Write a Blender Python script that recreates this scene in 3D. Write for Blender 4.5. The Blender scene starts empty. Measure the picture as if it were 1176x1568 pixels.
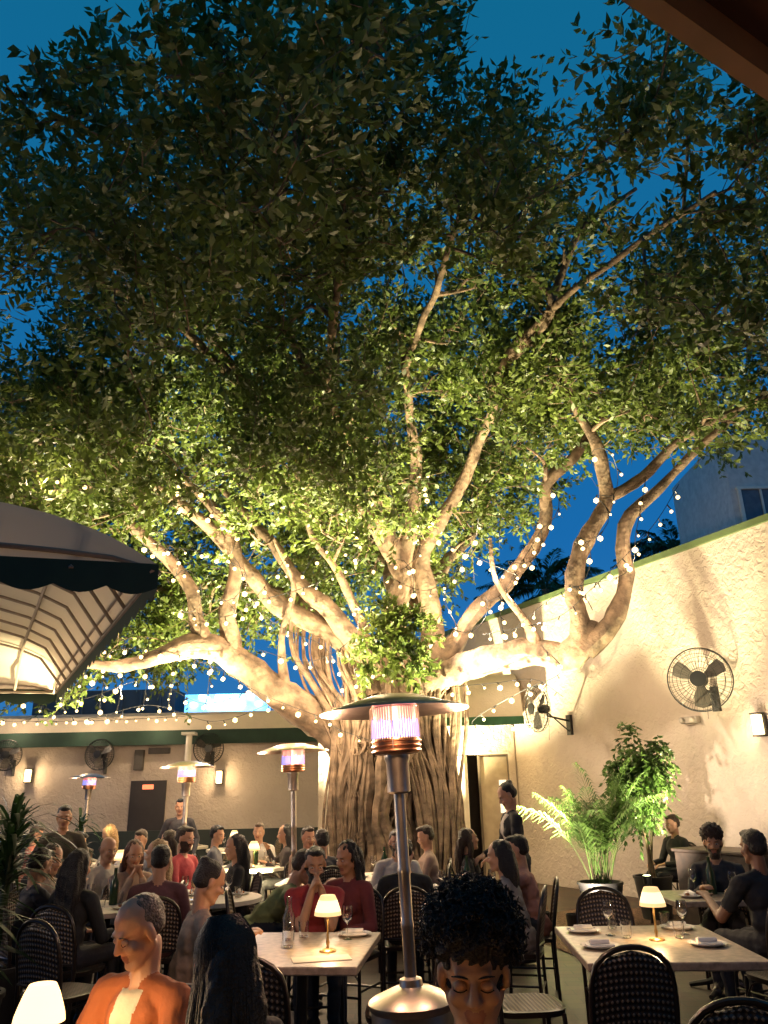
import bpy, bmesh, math, random
import numpy as np
from mathutils import Vector, Matrix, noise
random.seed(7); rng=np.random.default_rng(7)
R=math.radians
scene=bpy.context.scene
COL=scene.collection
# ------------------------------------------------------------------ materials
MATS={}
def M(name,col,rough=.6,metal=0.,var=.15,scale=6.,bump=0.,bscale=40.,emit=None,es=0.,trans=0.,sss=0.,coat=0.,nolight=False):
    if name in MATS: return MATS[name]
    m=bpy.data.materials.new(name); m.use_nodes=True
    nt=m.node_tree; N=nt.nodes; L=nt.links
    b=N['Principled BSDF']
    b.inputs['Roughness'].default_value=rough; b.inputs['Metallic'].default_value=metal
    tc=N.new('ShaderNodeTexCoord')
    nz=N.new('ShaderNodeTexNoise'); nz.inputs['Scale'].default_value=scale; nz.inputs['Detail'].default_value=6
    L.new(tc.outputs['Object'],nz.inputs['Vector'])
    cr=N.new('ShaderNodeValToRGB')
    cr.color_ramp.elements[0].position=.3; cr.color_ramp.elements[1].position=.7
    cr.color_ramp.elements[0].color=tuple(c*(1-var) for c in col)+(1,)
    cr.color_ramp.elements[1].color=tuple(min(1,c*(1+var)) for c in col)+(1,)
    L.new(nz.outputs['Fac'],cr.inputs['Fac']); L.new(cr.outputs['Color'],b.inputs['Base Color'])
    if bump:
        n2=N.new('ShaderNodeTexNoise'); n2.inputs['Scale'].default_value=bscale; n2.inputs['Detail'].default_value=4
        L.new(tc.outputs['Object'],n2.inputs['Vector'])
        bp=N.new('ShaderNodeBump'); bp.inputs['Strength'].default_value=bump; bp.inputs['Distance'].default_value=.03
        L.new(n2.outputs['Fac'],bp.inputs['Height']); L.new(bp.outputs['Normal'],b.inputs['Normal'])
    if emit:
        b.inputs['Emission Color'].default_value=tuple(emit)+(1,); b.inputs['Emission Strength'].default_value=es
    if trans: b.inputs['Transmission Weight'].default_value=trans
    if sss:
        b.inputs['Subsurface Weight'].default_value=sss; b.inputs['Subsurface Radius'].default_value=(.012,.005,.003)
    if coat: b.inputs['Coat Weight'].default_value=coat
    if nolight: m.cycles.emission_sampling='NONE'
    MATS[name]=m; return m
# ------------------------------------------------------------------ mesh builder
class MB:
    def __init__(s): s.v=[];s.f=[];s.m=[]
    def add(s,v,f,mi=0):
        o=len(s.v); s.v.extend([tuple(p) for p in v]); s.f.extend([tuple([i+o for i in q]) for q in f]); s.m.extend([mi]*len(f))
    def box(s,c,d,mi=0,rot=0.,mat=None):
        v=[]
        for x in(-.5,.5):
            for y in(-.5,.5):
                for z in(-.5,.5):
                    p=Vector((x*d[0],y*d[1],z*d[2]))
                    if mat: p=mat@p
                    if rot: p=Matrix.Rotation(rot,3,'Z')@p
                    v.append(p+Vector(c))
        s.add(v,[(0,1,3,2),(4,6,7,5),(0,4,5,1),(2,3,7,6),(0,2,6,4),(1,5,7,3)],mi)
    def lathe(s,prof,c=(0,0,0),n=24,mi=0,mat=None):
        v=[];f=[]
        for r,z in prof:
            for i in range(n):
                a=2*math.pi*i/n; p=Vector((r*math.cos(a),r*math.sin(a),z))
                if mat: p=mat@p
                v.append(p+Vector(c))
        for k in range(len(prof)-1):
            for i in range(n):
                j=(i+1)%n; f.append((k*n+i,k*n+j,(k+1)*n+j,(k+1)*n+i))
        s.add(v,f,mi)
    def tube(s,pts,rad,n=8,mi=0,nz=0.,closed=False,cap=True):
        pts=[Vector(p) for p in pts]; m=len(pts)
        if not hasattr(rad,'__len__'): rad=[rad]*m
        v=[];f=[];u=None
        for k in range(m):
            if closed: t=pts[(k+1)%m]-pts[k-1]
            else: t=pts[min(k+1,m-1)]-pts[max(k-1,0)]
            if t.length<1e-9: t=Vector((0,0,1))
            t.normalize()
            if u is None:
                u=t.orthogonal().normalized()
            else:
                u=u-t*u.dot(t)
                if u.length<1e-6:u=t.orthogonal()
                u.normalize()
            w=t.cross(u)
            for i in range(n):
                a=2*math.pi*i/n; d=u*math.cos(a)+w*math.sin(a); r=rad[k]
                if nz: r*=1+nz*noise.noise((pts[k]+d*r)*2.6)+nz*.6*noise.noise((pts[k]+d*r)*9)
                v.append(pts[k]+d*r)
        for k in range(m if closed else m-1):
            k2=(k+1)%m
            for i in range(n):
                j=(i+1)%n; f.append((k*n+i,k*n+j,k2*n+j,k2*n+i))
        if cap and not closed:
            f.append(tuple(range(n-1,-1,-1))); f.append(tuple((m-1)*n+i for i in range(n)))
        s.add(v,f,mi)
    def obj(s,name,mats,parent=None,loc=(0,0,0),rot=0.,smooth=True,bevel=0.):
        me=bpy.data.meshes.new(name); me.from_pydata(s.v,[],s.f)
        for m in mats: me.materials.append(m)
        me.polygons.foreach_set('material_index',s.m)
        if smooth: me.polygons.foreach_set('use_smooth',[True]*len(s.f))
        me.update()
        if smooth:
            try: me.set_sharp_from_angle(angle=R(40))
            except Exception: pass
        return mkobj(name,me,parent,loc,rot,bevel)
def mkobj(name,me,parent=None,loc=(0,0,0),rot=0.,bevel=0.):
    o=bpy.data.objects.new(name,me); COL.objects.link(o)
    o.location=loc; o.rotation_euler=(0,0,rot)
    if parent: o.parent=parent
    if bevel:
        b=o.modifiers.new('bevel','BEVEL'); b.width=bevel; b.segments=2; b.limit_method='ANGLE'
    return o
def empty(name,loc=(0,0,0),rot=0.):
    e=bpy.data.objects.new(name,None); COL.objects.link(e); e.location=loc; e.rotation_euler=(0,0,rot); e.empty_display_size=.1; return e
def displace(me,fn,mask=None):
    n=len(me.vertices); co=np.empty(n*3,np.float32); no=np.empty(n*3,np.float32)
    me.vertices.foreach_get('co',co); me.vertices.foreach_get('normal',no)
    cl_=co.reshape(-1,3).tolist(); d=np.zeros(n,np.float32)
    for i in (range(n) if mask is None else mask): d[i]=fn(cl_[i])
    co+=(no.reshape(-1,3)*d[:,None]).ravel(); me.vertices.foreach_set('co',co); me.update()
def catmull(P,step=.15):
    P=[np.array(p,float) for p in P]; out=[]
    Q=[2*P[0]-P[1]]+P+[2*P[-1]-P[-2]]
    for i in range(1,len(Q)-2):
        d=np.linalg.norm(Q[i+1][:3]-Q[i][:3]); n=max(2,int(d/step))
        for k in range(n):
            t=k/n
            out.append((.5*((2*Q[i])+(-Q[i-1]+Q[i+1])*t+(2*Q[i-1]-5*Q[i]+4*Q[i+1]-Q[i+2])*t*t+(-Q[i-1]+3*Q[i]-3*Q[i+1]+Q[i+2])*t**3)).tolist())
    out.append(P[-1].tolist()); return out
def plight(name,loc,W,col=(1,.68,.36),r=.04,parent=None):
    l=bpy.data.lights.new(name,'POINT'); l.energy=W; l.color=col; l.shadow_soft_size=r
    o=bpy.data.objects.new(name,l); COL.objects.link(o); o.location=loc
    if parent: o.parent=parent
    return o
def spot(name,loc,tgt,W,ang,blend=.4,col=(1,.8,.5),r=.06,parent=None):
    l=bpy.data.lights.new(name,'SPOT'); l.energy=W; l.color=col; l.shadow_soft_size=r; l.spot_size=R(ang); l.spot_blend=blend
    o=bpy.data.objects.new(name,l); COL.objects.link(o); o.location=loc
    o.rotation_euler=(Vector(tgt)-Vector(loc)).to_track_quat('-Z','Y').to_euler()
    if parent: o.parent=parent
    return o
# ------------------------------------------------------------------ materials list
m_bark=M('bark',(.155,.105,.066),.88,0,.6,6,.9,14)
m_bark_shade=M('bark_painted_shade',(.035,.02,.012),.9,0,.5,5,.6,18)  # darker bark copy: shade between the root strands painted into the core
m_black=M('black_metal',(.02,.02,.02),.4,.3)
m_steel=M('brushed_steel',(.62,.53,.43),.33,1.,.1,20)
m_green=M('dark_green_canvas',(.012,.035,.022),.8)
m_cream=M('cream_paint',(.66,.56,.42),.8,0,.06,3,.25,30)
m_white=M('white_paint',(.75,.68,.56),.6,0,.06)
m_stone=M('table_stone',(.30,.24,.18),.35,0,.4,25)
m_glass=M('clear_glass',(1,1,1),.03,0,0,trans=1.)
m_plate=M('white_china',(.75,.72,.66),.25,0,.03)
m_pot=M('dark_planter',(.02,.02,.02),.5,0,.3)
m_bulb=M('bulb_glow',(.5,.4,.2),.5,emit=(1,.70,.34),es=2.8,nolight=True)
def stucco(name,c0,c1,sc=11.):
    m=bpy.data.materials.new(name); m.use_nodes=True; nt=m.node_tree;N=nt.nodes;L=nt.links;b=N['Principled BSDF']
    tc=N.new('ShaderNodeTexCoord')
    a=N.new('ShaderNodeTexNoise');a.inputs['Scale'].default_value=.9;a.inputs['Detail'].default_value=8
    cr=N.new('ShaderNodeValToRGB');cr.color_ramp.elements[0].position=.3;cr.color_ramp.elements[1].position=.75
    cr.color_ramp.elements[0].color=c0+(1,);cr.color_ramp.elements[1].color=c1+(1,)
    n=N.new('ShaderNodeTexNoise');n.inputs['Scale'].default_value=sc;n.inputs['Detail'].default_value=8;n.inputs['Distortion'].default_value=.6
    bp=N.new('ShaderNodeBump');bp.inputs['Strength'].default_value=.7;bp.inputs['Distance'].default_value=.05
    L.new(tc.outputs['Object'],a.inputs['Vector']);L.new(tc.outputs['Object'],n.inputs['Vector'])
    L.new(a.outputs['Fac'],cr.inputs['Fac']);L.new(cr.outputs['Color'],b.inputs['Base Color'])
    L.new(n.outputs['Fac'],bp.inputs['Height']);L.new(bp.outputs['Normal'],b.inputs['Normal'])
    b.inputs['Roughness'].default_value=.9
    return m
m_stucco=stucco('stucco',(.45,.37,.30),(.59,.50,.42))
def leafmat(name,c0,c1,tr=.35):
    m=bpy.data.materials.new(name); m.use_nodes=True; nt=m.node_tree;N=nt.nodes;L=nt.links;b=N['Principled BSDF']
    at=N.new('ShaderNodeAttribute');at.attribute_name='rnd'
    cr=N.new('ShaderNodeValToRGB')
    cr.color_ramp.elements[0].color=c0+(1,);cr.color_ramp.elements[1].color=c1+(1,)
    L.new(at.outputs['Fac'],cr.inputs['Fac']);L.new(cr.outputs['Color'],b.inputs['Base Color'])
    b.inputs['Roughness'].default_value=.42
    t=N.new('ShaderNodeBsdfTranslucent');L.new(cr.outputs['Color'],t.inputs['Color'])
    mx=N.new('ShaderNodeMixShader');mx.inputs['Fac'].default_value=tr
    L.new(b.outputs[0],mx.inputs[1]);L.new(t.outputs[0],mx.inputs[2]);L.new(mx.outputs[0],N['Material Output'].inputs['Surface'])
    return m
m_leaf=leafmat('fig_leaves',(.030,.060,.010),(.19,.25,.05))
m_leaf2=leafmat('plant_leaves',(.025,.06,.012),(.08,.14,.03))
m_palm=leafmat('palm_leaves',(.012,.035,.012),(.03,.07,.02))
# ------------------------------------------------------------------ ground
def groundmat():
    m=bpy.data.materials.new('patio_paving'); m.use_nodes=True; nt=m.node_tree;N=nt.nodes;L=nt.links;b=N['Principled BSDF']
    tc=N.new('ShaderNodeTexCoord');br=N.new('ShaderNodeTexBrick');br.inputs['Scale'].default_value=1.6
    br.inputs['Color1'].default_value=(.085,.05,.03,1);br.inputs['Color2'].default_value=(.05,.032,.02,1);br.inputs['Mortar'].default_value=(.03,.022,.016,1)
    br.inputs['Mortar Size'].default_value=.012
    L.new(tc.outputs['Object'],br.inputs['Vector'])
    n=N.new('ShaderNodeTexNoise');n.inputs['Scale'].default_value=3;n.inputs['Detail'].default_value=8;L.new(tc.outputs['Object'],n.inputs['Vector'])
    mx=N.new('ShaderNodeMix');mx.data_type='RGBA';mx.blend_type='MULTIPLY';mx.inputs['Factor'].default_value=.7
    L.new(br.outputs['Color'],mx.inputs[6]);L.new(n.outputs['Color'],mx.inputs[7]);L.new(mx.outputs[2],b.inputs['Base Color'])
    b.inputs['Roughness'].default_value=.6
    bp=N.new('ShaderNodeBump');bp.inputs['Strength'].default_value=.4;L.new(br.outputs['Fac'],bp.inputs['Height']);L.new(bp.outputs['Normal'],b.inputs['Normal'])
    return m
g=MB(); g.add([(-150,-60,0),(150,-60,0),(150,240,0),(-150,240,0)],[(0,1,2,3)]); g.obj('patio_ground',[groundmat()],smooth=False)
m_mulch=M('mulch',(.10,.05,.028),.95,0,.6,30,1.,60)
def bed(name,cx,cy,rx,ry):
    mu=MB(); P=[]; nn=60
    for i in range(nn):
        a=2*math.pi*i/nn; r=1+.08*math.sin(3*a)+.05*random.random(); P.append((cx+r*rx*math.cos(a),cy+r*ry*math.sin(a),.006))
    mu.add(P,[tuple(range(nn))]); mu.obj(name,[m_mulch],smooth=False)
bed('tree_soil_bed',-.3,13,2.6,2.6)
mu=MB(); mu.add([(x_,y_,.012) for x_,y_ in((1.9,9.3),(3.2,8.7),(4.4,9.2),(4.6,10.8),(4.2,12.4),(2.9,12.8),(1.9,12.0),(1.6,10.5))],[tuple(range(8))]); mu.obj('planting_bed',[m_mulch],smooth=False)
# ------------------------------------------------------------------ figures
ico=bmesh.new(); bmesh.ops.create_icosphere(ico,subdivisions=2,radius=1); ICV=[v.co.copy() for v in ico.verts]; ICF=[tuple(v.index for v in f.verts) for f in ico.faces]; ico.free()
def ell(mb,c,r,A=None,mi=0):
    A=A or Matrix.Identity(3); c=Vector(c)
    mb.add([c+A@Vector((v.x*r[0],v.y*r[1],v.z*r[2])) for v in ICV],ICF,mi)
def caps(mb,a,b,ra,rb,n=10,mi=0):
    a=Vector(a);b=Vector(b);d=(b-a)
    if d.length<1e-6:d=Vector((0,0,1e-4))
    d.normalize()
    pts=[];rad=[]
    for an in (88,60,30,0): pts.append(a-d*ra*math.sin(R(an))); rad.append(ra*math.cos(R(an)))
    for an in (0,30,60,88): pts.append(b+d*rb*math.sin(R(an))); rad.append(rb*math.cos(R(an)))
    mb.tube(pts,rad,n,mi)
TMPS=bpy.data.scenes.new('tmp_scene')
def remesh(mb,vox,smooth=3,sf=.5):
    me=bpy.data.meshes.new('tmp'); me.from_pydata(mb.v,[],mb.f); me.update()
    o=bpy.data.objects.new('tmp',me); TMPS.collection.objects.link(o)
    r=o.modifiers.new('r','REMESH'); r.mode='VOXEL'; r.voxel_size=vox; r.use_smooth_shade=True
    if smooth:
        s=o.modifiers.new('s','SMOOTH'); s.factor=sf; s.iterations=smooth
    with bpy.context.temp_override(scene=TMPS,view_layer=TMPS.view_layers[0]):
        dg=bpy.context.evaluated_depsgraph_get()
    ev=o.evaluated_get(dg)
    m2=bpy.data.meshes.new_from_object(ev)
    bpy.data.objects.remove(o); bpy.data.meshes.remove(me)
    m2.polygons.foreach_set('use_smooth',[True]*len(m2.polygons))
    return m2
SK={'fair':M('skin_fair',(.52,.29,.18),.5,0,.06,12,.05,90,sss=.15),'tan':M('skin_tan',(.44,.23,.125),.5,0,.08,12,.05,90,sss=.15),'brown':M('skin_brown',(.25,.12,.065),.45,0,.08,12,.05,90,sss=.1)}
HC={'black':(.010,.007,.006),'brown':(.04,.022,.012),'blond':(.42,.26,.11),'gray':(.12,.085,.06),'red':(.10,.035,.02)}
def cloth(c): 
    return M('cloth_%d_%d_%d'%tuple(int(x*1000) for x in c),c,.85,0,.18,9,.35,14)
m_lip=M('lips',(.30,.12,.085),.45); m_eye=M('eye_white',(.5,.45,.4),.3,0,0); m_iris=M('iris_dark',(.015,.01,.008),.2,0,0)
m_shoe=M('shoe_leather',(.03,.02,.015),.4)
def person(name,x,y,h,pose='sit',lean=6,hp=10,hy=0,hair='short',hc='black',shirt=(.03,.03,.03),pants=(.025,.025,.03),skin='fair',hands=None,sleeve='long',beard=False,vox=.013,sc=1.,w=1.,inner=None,lids=False,z0=0,chair=True,side=0,hl=.3):
    E=empty(name,(x,y,z0),R(h-90)); E.scale=(sc,sc,sc)
    mb=MB(); segs=[]
    def C(a,b,ra,rb,lab):
        caps(mb,a,b,ra,rb); segs.append((Vector(a),Vector(b),ra,rb,lab))
    def EL(c,r,A,lab):
        ell(mb,c,r,A); 
        k=sorted(range(3),key=lambda i:-r[i]); ax=(A or Matrix.Identity(3))@Vector([1 if i==k[0] else 0 for i in range(3)]); rr=(r[k[1]]+r[k[2]])/2; d=max(r[k[0]]-rr,0)
        segs.append((Vector(c)-ax*d,Vector(c)+ax*d,rr,rr,lab))
    sit=pose=='sit'
    Pz=.53 if sit else .93
    LR=Matrix.Rotation(R(-lean),3,'X')@Matrix.Rotation(R(side),3,'Y'); up=LR@Vector((0,0,1)); P0=Vector((0,0,Pz))
    def T(px,py,s): return P0+LR@Vector((px,py,s))
    EL(P0,(.165*w,.125,.12),LR,'pants' if not sit else 'shirt')
    EL(T(0,0.005,.15),(.145*w,.112,.15),LR,'shirt')
    EL(T(0,0.01,.31),(.165*w,.118,.155),LR,'shirt')
    EL(T(0,-.01,.38),(.15*w,.085,.08),LR,'shirt')
    for sx in(-1,1):
        C(T(.03*sx,-.01,.44),T(.165*w*sx,-.005,.405),.048,.058,'shirt')
        if w<1: EL(T(.065*sx,.085,.28),(.055,.05,.055),LR,'shirt')
    neck0=T(0,-.01,.43); nd=(up*.6+Vector((0,.12,.5))).normalized(); HCn=neck0+nd*.205
    HR=Matrix.Rotation(R(hy),3,'Z')@Matrix.Rotation(R(-hp),3,'X')
    def H(a,b,c): return HCn+HR@Vector((a,b,c))
    C(neck0,H(0,-.02,-.07),.056,.052,'skin')
    EL(H(0,-.012,.032),(.076,.094,.088),HR,'skin')
    EL(H(0,.022,-.045),(.058,.068,.075),HR,'skin')
    C(H(-.012,.068,-.098),H(.012,.068,-.098),.02,.02,'skin')
    for sx in(-1,1):
        C(H(.05*sx,-.01,-.055),H(.022*sx,.055,-.092),.022,.022,'skin')
        EL(H(.036*sx,.062,-.028),(.026,.024,.024),HR,'skin')
        EL(H(.078*sx,-.008,-.012),(.011,.02,.033),HR,'skin')
    C(H(-.032,.074,.024),H(.032,.074,.024),.0125,.0125,'skin')
    C(H(0,.084,.01),H(0,.103,-.027),.0085,.0125,'skin')
    for sx in(-1,1): EL(H(.011*sx,.092,-.03),(.009,.01,.008),HR,'skin')
    C(H(-.017,.081,-.058),H(.017,.081,-.058),.0075,.0075,'lip'); C(H(-.014,.08,-.068),H(.014,.08,-.068),.008,.008,'lip')
    # arms
    if hands is None: hands=((-.13,.36,.66),(.13,.36,.66)) if sit else ((-.25,.1,.85),(.25,.1,.85))
    for sx,hd in zip((-1,1),hands):
        S=T(.178*w*sx,0,.40); tg=Vector(hd); a,b=.285,.265
        d=tg-S; D=min(d.length,a+b-.005); D=max(D,.12); d.normalize()
        ca=(a*a+D*D-b*b)/(2*a*D); ca=max(-1,min(1,ca)); sa=math.sqrt(1-ca*ca)
        pole=Vector((.55*sx,-.35,-1)); pole=(pole-d*pole.dot(d)).normalized()
        El=S+d*a*ca+pole*a*sa; Wr=S+d*D
        if sleeve=='long':
            C(S,El,.06,.05,'shirt'); C(El,El.lerp(Wr,.93),.049,.036,'shirt'); C(El.lerp(Wr,.9),Wr,.03,.027,'skin')
        else:
            Md=S.lerp(El,.62); C(S,Md,.061,.057,'shirt'); C(Md,El,.045,.04,'skin'); C(El,Wr,.041,.027,'skin')
        f=(Wr-El).normalized(); n=Vector((0,0,-1)); n=(n-f*n.dot(f)); 
        if n.length<.2: n=Vector((-sx,0.2,0))-f*Vector((-sx,.2,0)).dot(f)
        n.normalize(); l=f.cross(n)*sx
        if l.dot(Vector((-sx,0,0)))<0: l=-l
        f2=(f*.85+Vector((0,0,-.1 if tg.z<1 else .3))).normalized()
        for q in(-.026,0,.026): C(Wr+l*q*.5,Wr+f2*.085+l*q,.016,.0145,'skin')
        fr=.0085 if vox<.01 else .0105
        for q,ln in((.031,.068),(.0105,.08),(-.0105,.074),(-.031,.058)):
            b0=Wr+f2*.088+l*q; k1=b0+(f2*.9+n*.3).normalized()*ln*.5; k2=k1+(f2*.5+n*.85).normalized()*ln*.5
            C(b0,k1,fr,fr*.95,'skin'); C(k1,k2,fr*.95,fr*.8,'skin')
        t0=Wr+f2*.025+l*.028; t1=t0+(f2*.6+l*.75).normalized()*.038; t2=t1+(f2*.9+l*.1+n*.3).normalized()*.03
        C(t0,t1,.012,.0105,'skin'); C(t1,t2,.0105,.009,'skin')
    for sx in(-1,1):
        if sit:
            hpj=Vector((.09*sx*w,.02,.53)); kn=Vector((.12*sx,.43,.52)); an=Vector((.12*sx,.40,.09)); ft=Vector((.13*sx,.55,.045))
        else:
            hpj=Vector((.09*sx,0,.9)); kn=Vector((.1*sx,.02,.5)); an=Vector((.1*sx,-.02,.1)); ft=Vector((.11*sx,.14,.045))
        C(hpj,kn,.088,.062,'pants'); C(kn,an,.06,.042,'pants'); C(an+Vector((0,-.02,-.045)),ft,.045,.038,'shoe')
    me=remesh(mb,vox,2 if vox<.01 else 1,.4)
    nf=len(me.polygons); cen=np.empty(nf*3,np.float32); me.polygons.foreach_get('center',cen); cen=cen.reshape(-1,3).astype(float)
    best=np.full(nf,1e9); lab=np.zeros(nf,np.int32); L=['skin','shirt','pants','shoe','lip','hair','inner']
    for a,b,ra,rb,lb in segs:
        A=np.array(a);B=np.array(b);d=B-A;dd=max(float((d*d).sum()),1e-9); q_=cen-A; t=np.clip((q_*d).sum(1)/dd,0,1)
        q_-=t[:,None]*d; ds=np.sqrt((q_*q_).sum(1))-(ra+(rb-ra)*t)
        k=ds<best; best[k]=ds[k]; lab[k]=L.index(lb)
    HRn=np.array([[HR[i][j] for j in range(3)] for i in range(3)]); LRn=np.array([[LR[i][j] for j in range(3)] for i in range(3)])
    hl_=(cen-np.array(HCn))@HRn
    dh=np.sqrt((hl_*hl_).sum(1))
    if beard:
        k=(dh<.17)&(hl_[:,2]<-.022)&(hl_[:,1]>-.005)&(lab!=4)&((np.abs(hl_[:,0])>.028)|(hl_[:,2]<-.035))&(hl_[:,2]>-.14)&~((hl_[:,2]>-.05)&(np.abs(hl_[:,0])<.05)&(hl_[:,1]>.04)&(hl_[:,2]>-.042)); lab[k&(lab==0)]=5
    if inner is not None:
        tl=(cen-np.array(P0))@LRn
        k=(lab==1)&(np.abs(tl[:,0])<.015+.09*np.clip(tl[:,2],0,.5))&(tl[:,1]>.04)&(tl[:,2]>.03)&(tl[:,2]<.47); lab[k]=6
    hm=M('hair_'+hc,HC[hc],.45,0,.5,60,.6,120)
    for m in (SK[skin],cloth(shirt),cloth(pants),m_shoe,m_lip,hm,cloth(inner or shirt)): me.materials.append(m)
    me.polygons.foreach_set('material_index',lab)
    if vox<.012:
        isv=set()
        for p,lb in zip(me.polygons,lab.tolist()):
            if lb in(1,2): isv.update(p.vertices)
        displace(me,lambda c:.009*noise.noise(Vector((c[0]*9,c[1]*9,c[2]*22)))+.006*noise.noise(Vector((c[0]*25,c[1]*22,c[2]*8))),list(isv))
    mkobj('body',me,E)
    # eyes / brows
    fd=MB()
    for sx in(-1,1):
        if lids:
            ell(fd,H(.031*sx,.0755,.001),(.0155,.0125,.012),HR,3)
            p=[H(.031*sx+.0155*q,.0885-.005*q*q,-.0085+.004*q*q) for q in(-1,-.5,0,.5,1)]; fd.tube(p,.0014,5,1)
        else:
            ell(fd,H(.031*sx,.0775,.0),(.0125,.0092,.0062),HR,0); ell(fd,H(.031*sx,.0843,-.001),(.0048,.0030,.0052),HR,1)
        p=[H((.031+.019*q)*sx,.0868-.006*q*q-.004*q,.024-.004*q*q+.001*q) for q in(-1,-.5,0,.5,1)]; fd.tube(p,[.0012,.0024,.0026,.0022,.001],6,2)
    fd.obj('eyes_and_brows',[m_eye,m_iris,hm,SK[skin]],E)
    # hair
    hb=MB()
    dn=Vector((0,0,-1))
    if hair not in('bald','cropped'):
        ell(hb,H(0,-.03,.046),(.084,.094,.082),HR); ell(hb,H(0,-.045,.0),(.079,.078,.07),HR)
    if hair=='bald':
        ell(hb,H(0,-.045,-.012),(.079,.068,.045),HR)
    if hair=='cropped':
        ell(hb,H(0,-.036,.038),(.0785,.084,.080),HR); ell(hb,H(0,-.045,.0),(.0785,.068,.055),HR)
    if hair=='short':
        ell(hb,H(0,.035,.098),(.055,.05,.026),HR)
    if hair=='bun':
        ell(hb,H(0,-.09,.09),(.04,.04,.04),HR)
    if hair in('long','wavy'):
        for sx in(-1,1):
            a=H(.062*sx,-.02,.03); b=H(.075*sx,-.03,-.09); c=b+dn*hl*.75+Vector((0.01*sx,-.03,0))
            caps(hb,a,b,.035,.032); caps(hb,b,c,.034,.02)
        a=H(0,-.085,.0); b=HCn+Vector((0,-.11,-.12)); c=b+dn*hl+Vector((0,-.02,0))
        for q in(-.055,0,.055): caps(hb,a+Vector((q*.6,0,0)),b+Vector((q,0,0)),.05,.05); caps(hb,b+Vector((q,0,0)),c+Vector((q*1.2,0,0)),.05,.025)
    if hair=='curly':
        ell(hb,H(0,-.02,.08),(.106,.108,.097),HR); ell(hb,H(0,.036,.122),(.078,.048,.048),HR); ell(hb,H(0,-.05,.02),(.090,.086,.1),HR)
    hv=.009 if vox<.01 else .014
    hme=remesh(hb,hv,1,.4)
    amp=.006 if hair in('short','bald','bun') else .01
    if hair=='cropped': amp=.003
    if hair=='curly' or hair=='wavy': amp=.02
    zf=40 if hair in('curly','short') else 9
    def hfn(c):
        s=Vector((c[0]*40,c[1]*40,c[2]*zf)); return amp*(noise.noise(s)+.5*noise.noise(s*2.3))
    displace(hme,hfn)
    hme.materials.append(hm); mkobj('hair',hme,E)
    if hair in('curly','long') and vox<.01:
        cb=MB()
        if hair=='curly':
            for i in range(1300):
                u=rng.normal(size=3); u/=np.linalg.norm(u)
                if u[2]<-.5: continue
                base=Vector((u[0]*.102,-.016+u[1]*.108,.088+u[2]*.095))
                if base.y>.04 and base.z<.098: continue
                U=Vector(u); a1=U.orthogonal().normalized(); a2=U.cross(a1); rr=random.uniform(.005,.010); ph=random.uniform(0,6); L_=random.uniform(.015,.04)
                pts=[HCn+HR@(base+U*(L_*k/9)+a1*rr*math.cos(ph+k*1.1)+a2*rr*math.sin(ph+k*1.1)) for k in range(10)]
                cb.tube(pts,[.0022]*9+[.001],4)
        else:
            for i in range(420):
                a=random.uniform(-2.2,2.2); sx=math.sin(a); cy=-math.cos(a)
                p0=H(.05*sx,-.03+.05*cy,.125); p1=H(.09*sx,-.03+.10*cy,.06); p2=H(.095*sx,-.03+.11*cy,-.03)
                e=HCn+Vector((.125*sx,-.045+.125*cy,-.12-hl*random.uniform(.6,1.05)))
                mid=p2.lerp(e,.5)+Vector((random.uniform(-.012,.012),random.uniform(-.02,.0),0))
                cc_=catmull([p0,p1,p2,mid,e],.05); cb.tube(cc_,[.0035]*len(cc_),4)
        cb.obj('hair_strands',[hm],E)
    if chair and sit: 
        hd=Vector((math.cos(R(h)),math.sin(R(h))))
        place_chair(x+hd.x*.07*sc,y+hd.y*.07*sc,h,z0)
    return E
# ------------------------------------------------------------------ bistro chair
def weave():
    m=bpy.data.materials.new('woven_rattan'); m.use_nodes=True; nt=m.node_tree;N=nt.nodes;L=nt.links;b=N['Principled BSDF']
    tc=N.new('ShaderNodeTexCoord');sp=N.new('ShaderNodeSeparateXYZ');L.new(tc.outputs['Object'],sp.inputs[0])
    def ma(op,a,bv=None):
        n=N.new('ShaderNodeMath');n.operation=op
        if hasattr(a,'links'): L.new(a,n.inputs[0])
        else:n.inputs[0].default_value=a
        if bv is not None:
            if hasattr(bv,'links'): L.new(bv,n.inputs[1])
            else:n.inputs[1].default_value=bv
        return n.outputs[0]
    yz=ma('ADD',sp.outputs[1],sp.outputs[2]); u=ma('ADD',sp.outputs[0],yz); v=ma('SUBTRACT',sp.outputs[0],yz)
    s=ma('MULTIPLY',ma('SINE',ma('MULTIPLY',u,125.)),ma('SINE',ma('MULTIPLY',v,125.)))
    gt=ma('GREATER_THAN',s,.45)
    mx=N.new('ShaderNodeMix');mx.data_type='RGBA';mx.inputs[6].default_value=(.022,.014,.011,1);mx.inputs[7].default_value=(.30,.22,.15,1)
    L.new(gt,mx.inputs[0]);L.new(mx.outputs[2],b.inputs['Base Color']);b.inputs['Roughness'].default_value=.4
    bp=N.new('ShaderNodeBump');bp.inputs['Strength'].default_value=.5;bp.inputs['Distance'].default_value=.01;L.new(s,bp.inputs['Height']);L.new(bp.outputs['Normal'],b.inputs['Normal'])
    return m
CH=MB()
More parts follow.
